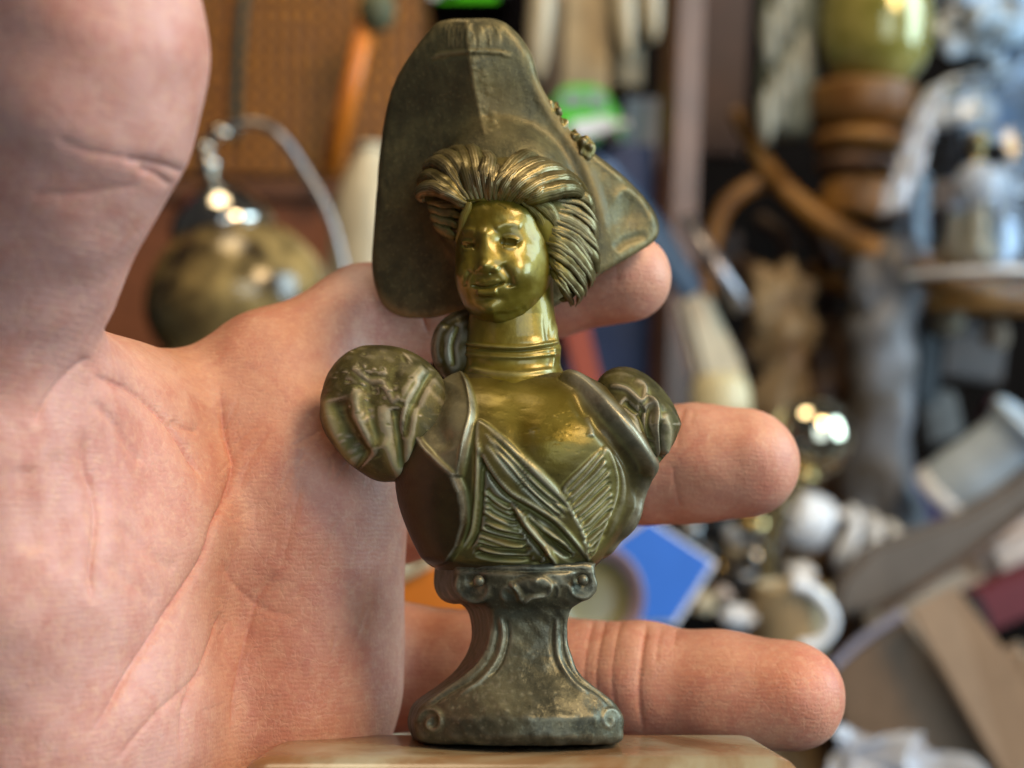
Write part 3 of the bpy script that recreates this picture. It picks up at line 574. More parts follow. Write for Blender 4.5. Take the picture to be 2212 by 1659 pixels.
S.ridge([(1150, 150), (1172, 212), (1215, 282), (1262, 356), (1292, 440), (1310, 520)], 12, 5, pat=.7); S.ridge([(1180, 218), (1240, 300), (1292, 350), (1350, 395)], 5, 4, wear=.3)
S.ridge([(1320, 440), (1350, 410), (1392, 442), (1414, 488)], 8, 3); S.ridge([(1330, 540), (1352, 520), (1400, 505)], 9, -6)
S.bump(1360, 460, 36, 40, -10, rot=.7); S.pat = np.maximum(S.pat, .6 * np.exp(-((S.u - 1070) / 60) ** 2 - ((S.v - 225) / 60) ** 2)); S.bump(860, 640, 50, 40, 6)
S.uneven(.35, seed=3); S.apply(); hat = S.build('hat', m_hat, bust)
# curled ribbon rosettes pinned on the turned-up side
def rosette(x, y, w, r, seed):
    rs = np.random.RandomState(seed); V, Q = quad_sphere(40); h = np.zeros(len(V))
    for i in range(7):
        d = rs.randn(3); d /= np.linalg.norm(d); an = np.arccos(np.clip(V @ d, -1, 1)); h += .11 * np.cos(an * rs.uniform(4, 7)) * np.exp(-an * .8)
    V = BP(x, y, w) + V * (1 + h)[:, None] * np.array((r * .8, r * .7, r * 1.05)) * K; N_ = np.zeros(len(V)) + np.clip(h * 3, 0, .7)
    me = np_mesh('rosette', V, Q); attr(me, 'wear', N_); attr(me, 'patina', np.zeros(len(V))); link('rosette', me, m_hair, hat)
rosette(1192, 246, -66, 29, 3); rosette(1210, 272, -70, 22, 4); rosette(1240, 302, -76, 22, 5); rosette(1262, 322, -78, 31, 6)
# ---- onyx plinth
t = NT('onyx stone'); co = t.coord(); n1 = t.noise(28, 6, .6, co, 1.2); wv_ = t.n('ShaderNodeTexWave', Scale=9, Distortion=9, Detail=4); t.l(co, wv_.inputs['Vector'])
c = t.ramp(n1, [(.30, (.14, .06, .022)), (.43, (.22, .13, .06)), (.55, (.31, .26, .16)), (.7, (.36, .34, .25))]); c = t.mix(t.ramp(wv_.outputs[0], [(.0, (.5, .5, .5)), (.22, (0, 0, 0))]), c, (.22, .085, .025))
m_onyx = t.set(Base__Color=c, Roughness=.22, Subsurface__Weight=.15, Subsurface__Radius=(.004, .003, .002), Subsurface__Scale=1.0)
ax_up = BP(1110, 1500, 0) - BP(1110, 1600, 0); ax_up /= np.linalg.norm(ax_up); axx = np.array((1., 0, 0)); axy = np.cross(ax_up, axx)
O = BP(1124, 1608, 4)
bm = bmesh.new(); bmesh.ops.create_cube(bm, size=1)
for v in bm.verts: v.co = Vector((v.co.x * 74, v.co.y * 31, v.co.z * 14 - 7))
bmesh.ops.bevel(bm, geom=[e for e in bm.edges], offset=4.2, segments=7, profile=.55, affect='EDGES')
V = np.array([v.co[:] for v in bm.verts]); V = O + V[:, :1] * axx + V[:, 1:2] * axy + V[:, 2:] * ax_up
for v, p in zip(bm.verts, V): v.co = M3(p)
bmesh.ops.recalc_face_normals(bm, faces=bm.faces)
me = bpy.data.meshes.new('plinth'); bm.to_mesh(me); bm.free()
for p in me.polygons: p.use_smooth = True
link('plinth', me, m_onyx, bust)['label'] = 'cream and brown veined onyx slab under the bust'

# ================================================================== the hand
def H(px, py, Y, r): return at(px, py, Y), r          # r in mm
C = []                                                # (a, ra, b, rb, blend)
def chain(pts, k):
    for (a, ra), (b, rb) in zip(pts[:-1], pts[1:]): C.append((a, ra, b, rb, k))
def build_hand():
    Rg = [chain_ for chain_ in ()]
    fingers = [
        # index, behind the hat
        [H(600, 820, 196, 11.0), H(790, 700, 205, 9.6), H(1000, 650, 210, 9.0), H(1200, 618, 208, 8.3), H(1355, 600, 203, 7.5)],
        # middle, behind the shoulders
        [H(660, 1060, 203, 11.5), H(850, 1085, 214, 10.6), H(1130, 1040, 211, 10.0), H(1380, 1005, 205, 9.6), H(1500, 1000, 203, 9.7), H(1606, 1000, 201, 9.3)],
        # ring, behind the pedestal
        [H(650, 1390, 201, 11.5), H(850, 1440, 211, 10.8), H(1150, 1455, 206, 10.0), H(1380, 1475, 198, 9.5), H(1560, 1492, 194, 9.2), H(1706, 1502, 190, 8.6)],
        # little finger, under the slab
        [H(640, 1690, 190, 11), H(850, 1800, 196, 9), H(1100, 1850, 192, 8), H(1350, 1850, 186, 7.4)],
    ]
    palm = [
        (H(600, 820, 196, 11.5), H(330, 1420, 192, 13)), (H(664, 1060, 194, 13.6), H(420, 1560, 194, 13)), (H(662, 1300, 192, 13.2), H(480, 1800, 192, 13)), (H(660, 1500, 190, 12.6), H(520, 1950, 188, 13)),
        (H(664, 1080, 192, 13.4), H(662, 1480, 190, 13.0)), (H(600, 1700, 188, 13), H(400, 2200, 186, 17)), (H(330, 1500, 186, 14), H(300, 2200, 180, 19)), (H(560, 900, 194, 12.0), H(640, 1100, 193, 13)),
        (H(300, 2200, 182, 20), H(250, 3100, 185, 21)), (H(450, 2200, 186, 18), H(420, 3100, 190, 20)),
    ]
    thumb = [H(224, -70, 131, 9.6), H(205, 90, 132, 11.4), H(170, 250, 134, 11.7), H(112, 405, 137, 10.6), H(38, 560, 142, 11.2), H(-36, 740, 147, 12.0), H(-60, 980, 150, 14.2), H(10, 1260, 154, 16.5), H(80, 1560, 160, 18), H(180, 2000, 172, 19)]
    thenar = [(H(270, 960, 176, 9.5), H(300, 1180, 174, 11)), (H(300, 1180, 174, 11), H(230, 1450, 172, 15)), (H(90, 860, 158, 11), H(340, 880, 189, 9.0)), (H(120, 1040, 162, 12), H(300, 1090, 176, 11)), (H(150, 1300, 166, 15), H(200, 1650, 172, 18))]
    def f(P):
        d = np.full(len(P), 60.0)
        for (a, ra), (b, rb) in palm: d = smin(d, capsule(P, a, b, ra, rb), 9.0)
        for fg in fingers:
            e = None
            for (a, ra), (b, rb) in zip(fg[:-1], fg[1:]):
                c = capsule(P, a, b, ra, rb); e = c if e is None else smin(e, c, 2.5)
            d = smin(d, e, 2.2)
        e = None
        for (a, ra), (b, rb) in zip(thumb[:-1], thumb[1:]):
            c = capsule(P, a, b, ra, rb); e = c if e is None else smin(e, c, 4.0)
        g = None
        for (a, ra), (b, rb) in thenar:
            c = capsule(P, a, b, ra, rb); g = c if g is None else smin(g, c, 8.0)
        d = smin(d, g, 7.0)
        return smin(d, e, 7.0)
    pts = np.array([p for fg in fingers for p, _ in fg] + [p for s in palm for p, _ in s] + [p for p, _ in thumb])
    lo, hi = pts.min(0) - 24, pts.max(0) + 24; lo[2] = max(lo[2], -130)
    return surface_nets(f, lo, hi, .62, 2.5)
V, Q = build_hand(); V = relax(V, Q, 3, .5); V, Q = flipfix(V, Q); N = normals(V, Q)
u_, v_ = proj(V); vd_ = V / np.linalg.norm(V, axis=1, keepdims=True); okv = ((N * vd_).sum(1) < .05) & (u_ > -40) & (u_ < 2000) & (v_ > -40) & (v_ < 1720)
V, Q = subdivide(V, Q, okv[Q].all(1)); V = relax(V, Q, 2, .5)
S = Sculpt(V, Q, .066)
hc = lambda L: [(x * .598, 667 + y * .598) for x, y in L]
def crease(L, w, h): S.ridge(L, w * .55, -h * .62, pat=min(1, h / 12), sharp=1.3); S.ridge(L, w * 2.6, -h * .42)
crease(hc([(790, 250), (800, 350), (815, 450), (842, 560), (822, 680), (780, 770), (740, 900), (610, 1110), (480, 1310), (390, 1450), (280, 1600)]), 9, 17)
crease(hc([(330, 240), (400, 262), (480, 290), (560, 360), (620, 430), (690, 540), (735, 620)]), 8, 15)
S.ridge(hc([(320, 330), (400, 400), (470, 500), (520, 570)]), 10, -6); crease(hc([(620, 400), (660, 430), (720, 445)]), 5, 7)
crease(hc([(300, 420), (312, 560), (345, 680), (350, 800), (335, 960), (345, 1080)]), 9, 14)
crease(hc([(1010, 940), (930, 1050), (890, 1180), (850, 1380), (835, 1560)]), 9, 8); crease(hc([(800, 1090), (770, 1180), (720, 1320), (670, 1450), (650, 1659)]), 8, 9); crease(hc([(760, 1300), (640, 1400), (540, 1490), (420, 1640)]), 7, 7)
crease(hc([(800, 900), (850, 1000), (960, 1090), (1080, 1110)]), 8, 4); crease(hc([(1250, 720), (1180, 860), (1120, 960), (1050, 1060)]), 5, 4); crease(hc([(1090, 620), (1050, 800), (1010, 950)]), 4, 3); crease(hc([(980, 430), (900, 560), (860, 680)]), 4, 3)
crease(hc([(120, 430), (180, 320), (260, 230), (330, 170)]), 8, 9); S.ridge(hc([(100, 560), (110, 700), (120, 900)]), 30, -5); S.ridge(hc([(200, 500), (210, 760), (230, 980)]), 26, -5); S.ridge(hc([(420, 760), (560, 900), (640, 940)]), 14, -4); S.ridge(hc([(360, 900), (500, 1010), (570, 1060)]), 14, -3)
crease([(405, 375), (360, 362), (310, 352), (270, 348)], 6, 9); crease([(372, 402), (340, 380), (300, 366)], 6, 8); crease([(120, 300), (200, 330), (290, 345)], 8, 4); crease([(60, 420), (180, 420), (320, 400)], 9, 3)
for x in (1262, 1288, 1322): crease([(x + 26, 1318), (x + 6, 1400), (x, 1470), (x + 10, 1560)], 4, 4)
crease([(1398, 1340), (1386, 1420), (1380, 1500), (1390, 1590)], 7, 10); crease([(1430, 1350), (1420, 1400), (1416, 1440)], 3, 3); crease([(1462, 1356), (1455, 1400)], 3, 3)
crease([(1384, 1090), (1378, 1110), (1376, 1135)], 6, 8); crease([(1480, 875), (1466, 920), (1462, 970)], 4, 3); crease([(1500, 878), (1490, 920)], 3, 2); crease([(1452, 1000), (1458, 1050), (1470, 1100)], 4, 3); crease([(1340, 540), (1332, 580), (1334, 620)], 4, 3); crease([(880, 640), (910, 680), (925, 720)], 6, 5)
for i in range(26):      # fine crossing lines of the palm
    x, y = 420 + rng.rand() * 380, 850 + rng.rand() * 700; a = -1.1 + rng.randn() * .35; L = 30 + rng.rand() * 60
    S.ridge([(x, y), (x + math.cos(a) * L * .5 + 3, y - math.sin(a) * L * -.5), (x + math.cos(a) * L, y + math.sin(a) * L)], 3, -1.8)
S.uneven(2.2, 16, 3, 9, 8); S.apply()
# skin colour: pinker mounds, fingertips and creases; cool light put in towards thumb
pink = np.zeros(len(S.V)); u, v = S.u, S.v
for x, y, rx, ry, k in ((250, 1030, 130, 140, .9), (720, 1180, 130, 170, .35), (1740, 1480, 130, 120, .6), (1480, 1520, 160, 90, .55), (1660, 1000, 80, 90, .3), (250, 120, 120, 120, .3), (650, 1450, 170, 180, .35), (200, 950, 60, 120, .5), (760, 1050, 90, 100, .4)):
    pink = np.maximum(pink, k * np.exp(-((u - x) / rx) ** 2 - ((v - y) / ry) ** 2))
pink = np.maximum(pink, S.pat * .9)
cool_cast = sstep(172, 152, S.V[:, 1])
t = NT('skin'); co = t.coord(); nA = t.noise(60, 5, .6, co); nB = t.noise(420, 3, .6, co); vo = t.n('ShaderNodeTexVoronoi', Scale=1500, _feature='DISTANCE_TO_EDGE'); t.l(co, vo.inputs['Vector'])
vo2 = t.n('ShaderNodeTexVoronoi', Scale=170, _feature='DISTANCE_TO_EDGE'); dn = t.n('ShaderNodeTexNoise', Scale=200, Detail=3); t.l(co, dn.inputs[0]); dm = t.mix(.018, co, dn.outputs[1]); t.l(dm, vo2.inputs['Vector']); pw = t.n('ShaderNodeTexWave', Scale=420, Distortion=5, Detail=1.5, _wave_type='RINGS'); t.l(co, pw.inputs[0]); mp = t.n('ShaderNodeMapping', Scale=(1.0, 1.0, .35)); t.l(co, mp.inputs[0]); wv_ = t.noise(2600, 2, .5, mp.outputs[0])
c = t.mix(t.ramp(nA, [(.35, (0, 0, 0)), (.65, (1, 1, 1))]), (.53, .238, .140), (.585, .298, .195))
c = t.mix(t.math('MULTIPLY', t.attr('pink'), .75), c, (.55, .150, .085)); c = t.mix(t.math('MULTIPLY', t.attr('thumb'), .75), c, (.56, .295, .245))  # thumb tint carries cool window light in the skin colour
nC = t.noise(130, 4, .65, co, .6); c = t.mix(t.math('MULTIPLY', t.ramp(nC, [(.46, (0, 0, 0)), (.66, (1, 1, 1))]), .55), c, (.46, .155, .10)); nD = t.noise(900, 4, .7, co); c = t.mix(t.math('MULTIPLY', t.ramp(nD, [(.48, (0, 0, 0)), (.66, (1, 1, 1))]), .40), c, (.66, .38, .23)); c = t.mix(t.math('MULTIPLY', t.ramp(nB, [(.5, (0, 0, 0)), (.7, (1, 1, 1))]), .35), c, (.44, .17, .12)); c = t.mix(t.math('MULTIPLY', t.ramp(vo2.outputs[0], [(0, (1, 1, 1)), (.06, (0, 0, 0))]), .16), c, (.66, .40, .27))
bp = t.bump(vo.outputs[0], .28, .0002); bp = t.bump(wv_, .28, .00018, bp); bp = t.bump(nB, .16, .0004, bp); bp = t.bump(pw.outputs[0], .12, .00015, bp); bp = t.bump(t.ramp(vo2.outputs[0], [(0, (0, 0, 0)), (.05, (1, 1, 1))]), .18, .0002, bp)
m_skin = t.set(Base__Color=c, Roughness=.50, Subsurface__Weight=.15, Subsurface__Radius=(.0028, .0011, .0006), Subsurface__Scale=1.0, Normal=bp, Specular__IOR__Level=.35)
me = np_mesh('hand', S.V, S.Q); attr(me, 'pink', pink); attr(me, 'thumb', cool_cast)
hand = link('hand', me, m_skin); tag(hand, 'open left hand with palm to the viewer, thumb raised, holding up the bust', 'hand')
# ================================================================== the crowded shop behind
def simple(name, col, rough=.5, metallic=0., var=.25, scale=40, col2=None, bump=.2, **kw):
    t = NT(name); co = t.coord(); n = t.noise(scale, 5, .6, co)
    c2 = col2 or tuple(x * (1 - var) for x in col)
    c = t.mix(t.ramp(n, [(.35, (0, 0, 0)), (.65, (1, 1, 1))]), col, c2)
    return t.set(Base__Color=c, Roughness=rough, Metallic=metallic, Normal=t.bump(n, bump, .001), **kw)
def lathe_mesh(name, base, axis, prof, n=40):
    """prof: (radius, distance along axis) in mm, from base"""
    ax = np.asarray(axis, float); ax /= np.linalg.norm(ax); h = np.array((0, 1., 0)) if abs(ax[1]) < .9 else np.array((1., 0, 0))
    e1 = np.cross(ax, h); e1 /= np.linalg.norm(e1); e2 = np.cross(ax, e1); th = np.linspace(0, 2 * math.pi, n, endpoint=False)
    P = np.array([(max(r, .01), z) for r, z in prof], float); m = len(P)
    V = np.asarray(base) + P[:, 1][:, None, None] * ax + P[:, 0][:, None, None] * (np.cos(th)[:, None] * e1 + np.sin(th)[:, None] * e2)[None]
    V = V.reshape(-1, 3); Q = grid_quads(m, n)
    return np_mesh(name, V, Q)
def lathe(name, mat, parent, base, axis, prof, n=40, smooth_prof=True):
    if smooth_prof: prof = crom(prof, 5)
    return link(name, lathe_mesh(name, base, axis, prof, n), mat, parent)
def tube(name, mat, parent, pts, r, n=16, seg=8):
    C_ = crom(pts, seg) if len(pts) > 2 else np.asarray(pts, float); m = len(C_)
    rr = np.interp(np.linspace(0, 1, m), np.linspace(0, 1, len(r)), r) if hasattr(r, '__len__') else np.full(m, r)
    T = np.gradient(C_, axis=0); T /= np.linalg.norm(T, axis=1, keepdims=True)
    h = np.array((.13, .95, .2)); A = np.cross(T, h); A /= np.linalg.norm(A, axis=1, keepdims=True); Bv = np.cross(T, A)
    th = np.linspace(0, 2 * math.pi, n, endpoint=False)
    V = C_[:, None] + rr[:, None, None] * (np.cos(th)[None, :, None] * A[:, None] + np.sin(th)[None, :, None] * Bv[:, None])
    V = np.concatenate((C_[:1, None].repeat(n, 1), V, C_[-1:, None].repeat(n, 1))).reshape(-1, 3)
    return link(name, np_mesh(name, V, grid_quads(m + 2, n)), mat, parent)
def block(name, mat, parent, c, size, rot=(0, 0, 0), bev=1.5):
    bm = bmesh.new(); bmesh.ops.create_cube(bm, size=1)
    for v in bm.verts: v.co = Vector((v.co.x * size[0], v.co.y * size[1], v.co.z * size[2]))
    if bev: bmesh.ops.bevel(bm, geom=list(bm.edges), offset=min(bev, min(size) * .4), segments=2, affect='EDGES')
    R = Matrix.Rotation(math.radians(rot[2]), 3, 'Z') @ Matrix.Rotation(math.radians(rot[1]), 3, 'Y') @ Matrix.Rotation(math.radians(rot[0]), 3, 'X')
    for v in bm.verts: v.co = M3(np.array(R @ v.co) + np.asarray(c))
    me = bpy.data.meshes.new(name); bm.to_mesh(me); bm.free(); return link(name, me, mat, parent)
def prism(name, mat, parent, pts, Y, thick, bev=1.2, yaw=None):
    """outline given by picture points at distance Y; Y may be a list, one per point"""
    Ys = Y if hasattr(Y, '__len__') else [Y] * len(pts)
    A = [at(x, y, d) for (x, y), d in zip(pts, Ys)]; nrm = np.cross(A[1] - A[0], A[2] - A[0]); nrm /= np.linalg.norm(nrm); nrm = nrm if nrm[1] > 0 else -nrm
    bm = bmesh.new(); a = [bm.verts.new(M3(p)) for p in A]; b = [bm.verts.new(M3(p + nrm * thick)) for p in A]; n = len(a)
    bm.faces.new(a); bm.faces.new(b[::-1])
    for i in range(n): bm.faces.new((a[i], b[i], b[(i + 1) % n], a[(i + 1) % n]))
    bmesh.ops.recalc_face_normals(bm, faces=bm.faces)
    if bev: bmesh.ops.bevel(bm, geom=list(bm.edges), offset=bev * .001, segments=2, affect='EDGES')
    me = bpy.data.meshes.new(name); bm.to_mesh(me); bm.free(); return link(name, me, mat, parent)
def ball(name, mat, parent, c, r, n=12, lump=0, seed=0):
    V, Q = quad_sphere(n); rs = np.random.RandomState(seed); k = 1 + (sum(lump * np.sin(V @ rs.randn(3) * 5 + rs.rand() * 6) for _ in range(5)) / 3 if lump else 0)
    return link(name, np_mesh(name, np.asarray(c) + V * np.asarray(r) * (np.asarray(k)[:, None] if lump else 1), Q), mat, parent)
def crumple(name, mat, parent, quad, Y, amp, seed, n=60, sag=0):
    """a crumpled film spread over four picture points"""
    A = [at(x, y, d) for (x, y), d in zip(quad, Y)]; s, t_ = np.meshgrid(np.linspace(0, 1, n), np.linspace(0, 1, n), indexing='ij'); s, t_ = s.ravel()[:, None], t_.ravel()[:, None]
    V = A[0] * (1 - s) * (1 - t_) + A[1] * s * (1 - t_) + A[2] * s * t_ + A[3] * (1 - s) * t_
    rs = np.random.RandomState(seed); h = np.zeros(len(V)); hx = np.zeros(len(V))
    for i in range(16):
        d = rs.randn(2) * (3 + i * .7); ph = rs.rand() * 6.28; h += np.abs(np.sin(s[:, 0] * d[0] + t_[:, 0] * d[1] + ph)) * amp / (1 + i * .35); hx += np.sin(s[:, 0] * d[1] * 1.3 - t_[:, 0] * d[0] + ph) * amp * .4 / (1 + i * .3)
    V = V + np.stack((hx, -h, hx * .7), -1); return link(name, np_mesh(name, V, grid_quads(n, n, False), False), mat, parent)
def thing(name, p, label, cat, group=None): return empty(name, p, label, cat, group)
px = lambda Y: Y / F

m_wall = simple('dark shop wall', (.006, .004, .004), .95, scale=6, Specular__IOR__Level=.05); m_table = simple('dark table wood', (.050, .032, .020), .6, scale=12)
m_cream = simple('cream ceramic', (.62, .52, .34), .35, var=.2); m_white = simple('white ceramic', (.84, .85, .86), .25, var=.05); m_beige = simple('pale beige wood', (.50, .37, .20), .6)
m_wood = simple('oak wood', (.30, .140, .026), .45, col2=(.15, .062, .012), scale=30); m_dwood = simple('dark carved wood', (.11, .050, .020), .5, col2=(.05, .024, .012)); m_redwood = simple('reddish brown wood', (.15, .055, .022), .5)
m_brown = simple('pinkish brown painted post', (.17, .080, .040), .5); m_brass = simple('brass metal', (.58, .42, .18), .25, 1., bump=.05); m_silver = simple('silver metal', (.72, .66, .56), .14, 1., .35, 90, bump=.15); m_dmetal = simple('dull grey metal', (.30, .29, .28), .35, .9)
m_orange = simple('orange plastic', (.75, .21, .018), .4, var=.12); m_redor = simple('red orange lacquer', (.42, .07, .02), .4); m_red = simple('red cloth', (.35, .015, .025), .7); m_maroon = simple('maroon cloth', (.16, .022, .030), .7)
m_blue = simple('bright blue card', (.045, .200, .74), .45, var=.08); m_navy = simple('navy card', (.022, .040, .13), .5); m_dblue = simple('dusty blue paint', (.07, .16, .32), .45); m_lav = simple('pale lavender card', (.42, .42, .55), .5)
m_green = simple('bright green paint', (.10, .62, .015), .18, var=.08); m_black = simple('black plastic', (.012, .011, .010), .4); m_olive = simple('olive felt', (.12, .12, .055), .7); m_taupe = simple('taupe leather', (.16, .125, .095), .55); m_card = simple('brown cardboard', (.34, .23, .145), .75, var=.15)
m_tan = simple('tan paper', (.46, .33, .22), .7, var=.15); m_grey = simple('grey green stone', (.11, .125, .095), .6, col2=(.20, .215, .165), scale=60); m_bgrey = simple('blue grey stone', (.17, .18, .20), .5, col2=(.07, .055, .04)); m_mauve = simple('mauve glaze', (.30, .20, .22), .3); m_purple = simple('purple cloth', (.16, .11, .28), .7)
m_pink = simple('pale pink cloth', (.62, .50, .42), .7); m_amber = simple('mottled amber glass', (.030, .019, .010), .15, .1, col2=(.46, .31, .11), scale=48, bump=.6)
m_oglass = simple('olive gold glass', (.20, .18, .03), .12, .2, col2=(.42, .36, .10), scale=45, Coat__Weight=.5); m_film = simple('clear crinkled film', (.80, .84, .92), .16, 0, .05, Transmission__Weight=.55, IOR=1.3); m_filmb = simple('window blue foil', (.60, .78, .97), .3, .1, .35, 30)
t = NT('dome glass'); m_glass = t.set(Base__Color=(.95, .97, 1.0), Roughness=.03, Transmission__Weight=1.0, IOR=1.42)
t = NT('woven cane'); co = t.coord(); w1 = t.n('ShaderNodeTexWave', Scale=34, Distortion=3.5, _bands_direction='X'); t.l(co, w1.inputs[0]); w2 = t.n('ShaderNodeTexWave', Scale=28, Distortion=3.5, _bands_direction='Z'); t.l(co, w2.inputs[0]); nn = t.noise(60, 4, .6, co)
ck = t.math('MULTIPLY', w1.outputs[0], w2.outputs[0]); c = t.mix(ck, (.10, .030, .002), (.62, .235, .014)); c = t.mix(t.ramp(nn, [(.4, (0, 0, 0)), (.7, (.6, .6, .6))]), c, (.20, .075, .015)); c = t.mix(t.ramp(t.noise(14, 4, .6, co), [(.45, (0, 0, 0)), (.7, (.7, .7, .7))]), c, (.13, .045, .008)); m_cane = t.set(Base__Color=c, Roughness=.55, Normal=t.bump(ck, .6, .001))

o = block('wall', m_wall, None, (0, 1620, 200), (4200, 40, 3000), bev=0); tag(o, kind='structure')
o = block('table_top', m_table, None, (100, 1050, -345), (2600, 1060, 30), bev=2); tag(o, kind='structure')
TZ = -330.0
def down(px_, py, Y): return at(px_, py, Y) * np.array((1, 1, 0)) + np.array((0, 0, TZ))      # foot point on the table below
def zof(py, Y): return (829.5 - py) * Y / F - TZ                                              # height above table

# -- woven cane hamper with stick leaning on it
D = 820; g = thing('cane_hamper', down(560, 800, D), 'amber woven cane hamper behind the raised thumb', 'hamper')
xa, xb = at(120, 0, D)[0], at(905, 0, D)[0]; cx_, wd_ = (xa + xb) / 2, xb - xa
zt, zm = zof(-90, D), zof(395, D)
block('woven_panel', m_cane, g, (cx_, D + 60, TZ + (zt + zm) / 2), (wd_, 120, zt - zm), bev=6); block('rim_band', m_redwood, g, (cx_, D + 58, TZ + zm - 6), (wd_ + 6, 130, 14), bev=3); block('lower_panel', m_redor if 0 else simple('reddish cane', (.22, .065, .02), .55, scale=120), g, (cx_, D + 60, TZ + (zm - 12) / 2), (wd_ - 4, 118, zm - 12), bev=4)
tube('dark_cord', simple('dark green cord', (.05, .055, .03), .8), g, [at(532, -60, D - 3), at(520, 60, D - 3), at(512, 180, D - 3), at(508, 300, D - 3)], 3.2)
g = thing('orange_stick', at(700, 440, 790), 'bright orange stick with an olive knob leaning against the cane hamper', 'stick'); tube('shaft', m_orange, g, [at(800, 20, 770), at(715, 372, 790)], [5.5, 6.5], 20); ball('knob', m_olive, g, at(815, 22, 768), (12, 12, 14))
o = block('red_folder', m_red, None, at(-40, 10, 700), (70, 30, 60)); tag(o, 'dark red cloth box peeping out left of the thumb tip', 'box')
# -- silver-lidded amber jar
D = 600; k = px(D); b0, b1 = at(548, 800, D), at(442, 318, D); ax = b1 - b0; L = np.linalg.norm(ax)
g = thing('lidded_jar', b0, 'mottled amber glass jar with silver lid and arched wire handle', 'jar')
lathe('glass_body', m_amber, g, b0, ax, [(0, 0), (110 * k, 2), (165 * k, .12 * L), (196 * k, .28 * L), (186 * k, .42 * L), (146 * k, .55 * L), (104 * k, .62 * L)])
ld = lathe('lid', m_silver, g, b0, ax, [(104 * k, .61 * L), (112 * k, .63 * L), (104 * k, .69 * L), (76 * k, .77 * L), (40 * k, .82 * L), (16 * k, .85 * L), (12 * k, .88 * L)])
lathe('finial', m_silver, ld, b0, ax, [(10 * k, .86 * L), (26 * k, .90 * L), (27 * k, .93 * L), (14 * k, .955 * L), (22 * k, .98 * L), (22 * k, 1.0 * L), (8 * k, 1.03 * L), (0, 1.04 * L)])
tube('wire_handle', m_dmetal, g, [at(448, 305, D), at(478, 285, D), at(540, 266, D), at(600, 288, D), at(655, 362, D + 6), at(705, 450, D + 8), at(738, 560, D + 8), at(745, 640, D + 6)], 2.3); ball('handle_clip', m_silver, g, at(474, 288, D - 3), (6, 5, 4))
rs = np.random.RandomState(11)
for i in range(34):
    a = rs.uniform(-1.2, 1.2); zz = rs.uniform(.22, .60); bp_ = b0 + ax * zz; rad = np.interp(zz, [.12, .28, .45, .6], [175, 196, 184, 135]) * k
    ball('gilt_boss', m_brass if i % 3 else m_silver, g, bp_ + np.array((math.sin(a) * rad, -math.cos(a) * rad * 1.03, rs.uniform(-4, 4))), np.array((4.2, 3, 3.4)) * rs.uniform(.5, 1.9), 6, .12, i)
# -- cream vase between jar and hat
D = 700; k = px(D); f0 = down(800, 0, D); zz = lambda y: zof(y, D)
g = thing('cream_vase', f0, 'tall cream ceramic vase partly hidden behind the hat brim', 'vase'); lathe('body', m_cream, g, f0, (0, 0, 1), [(0, 0), (70 * k, 1), (80 * k, zz(1300)), (100 * k, zz(800)), (98 * k, zz(620)), (78 * k, zz(450)), (52 * k, zz(375)), (30 * k, zz(335)), (26 * k, zz(318))]); lathe('lip', m_cream, g, f0, (0, 0, 1), [(22 * k, zz(325)), (32 * k, zz(318)), (28 * k, zz(310)), (18 * k, zz(314))])
# -- top centre: black box with label, pale spindles, beige block
D = 930; g = thing('black_box', at(980, 20, D), 'black box with a green and white label above the hat', 'box'); block('case', m_black, g, at(985, -22, D + 40), (88, 80, 34), bev=2); block('label', m_green, g, at(1010, -8, D - 2), (46, 3, 7), bev=.5); block('paper_strip', m_white, g, at(960, -12, D - 2), (22, 3, 6), bev=.5)
for i, (x0, y0, x1, y1, r, lb) in enumerate([(1182, -130, 1158, 176, 30, 'leftmost pale spindle hanging above the green toy car'), (1335, -160, 1356, 126, 26, 'short cream spindle with tapered tip between beige block and post'), (1398, -170, 1412, 92, 24, 'thin cream spindle with pointed tip nearest the brown post')]):
    D = 960; a, b = at(x0, y0, D), at(x1, y1, D); L = np.linalg.norm(b - a); k = px(D); o = lathe('spindle', m_cream, None, b, a - b, [(1, 0), (r * .45 * k, .04 * L), (r * .8 * k, .18 * L), (r * k, .42 * L), (r * .9 * k, .7 * L), (r * .6 * k, 1.0 * L)]); tag(o, lb, 'spindle', 'pale spindles hanging at the back')
for i, (x, y, w, h, d, m, lb) in enumerate([(1262, 110, 100, 240, 985, m_beige, 'upright beige wooden block behind the green toy car'), (1205, 100, 42, 260, 1000, m_tan, 'narrow tan wooden board beside the beige block'), (1356, 150, 52, 90, 1000, simple('drab card', (.30, .25, .16), .7), 'drab card box right of the beige block')]):
    kk = px(d); o = block('wooden_block', m, None, at(x, y, d), (w * kk, 30, h * kk), (0, 2, 6)); tag(o, lb, 'block')
# -- green toy car on a navy box
D = 850; k = px(D); g = thing('navy_box', down(1330, 900, D), 'navy blue box that the green toy car stands on', 'box'); top = zof(312, D); block('carton', m_navy, g, (at(1318, 0, D)[0], D + 45, TZ + top / 2), (64, 90, top), bev=1.5)
g = thing('toy_car', at(1275, 312, D), 'bright green toy car with dark windows and painted bonnet highlight', 'toy car')
prism('body', m_green, g, [(1192, 236), (1204, 192), (1222, 181), (1300, 181), (1318, 200), (1330, 238), (1350, 254), (1354, 292), (1340, 308), (1200, 308), (1190, 280)], D - 8, 44, 4)
prism('side_window', m_dmetal, g, [(1216, 202), (1262, 200), (1264, 226), (1212, 228)], D - 10, 3, .5); prism('side_window', m_lav, g, [(1272, 200), (1300, 202), (1312, 228), (1274, 228)], D - 10, 3, .5); prism('bonnet_highlight', m_white, g, [(1232, 262), (1318, 250), (1332, 276), (1262, 300), (1236, 294)], D - 11, 4, 1.2)  # white panel stands in for the shine on the bonnet
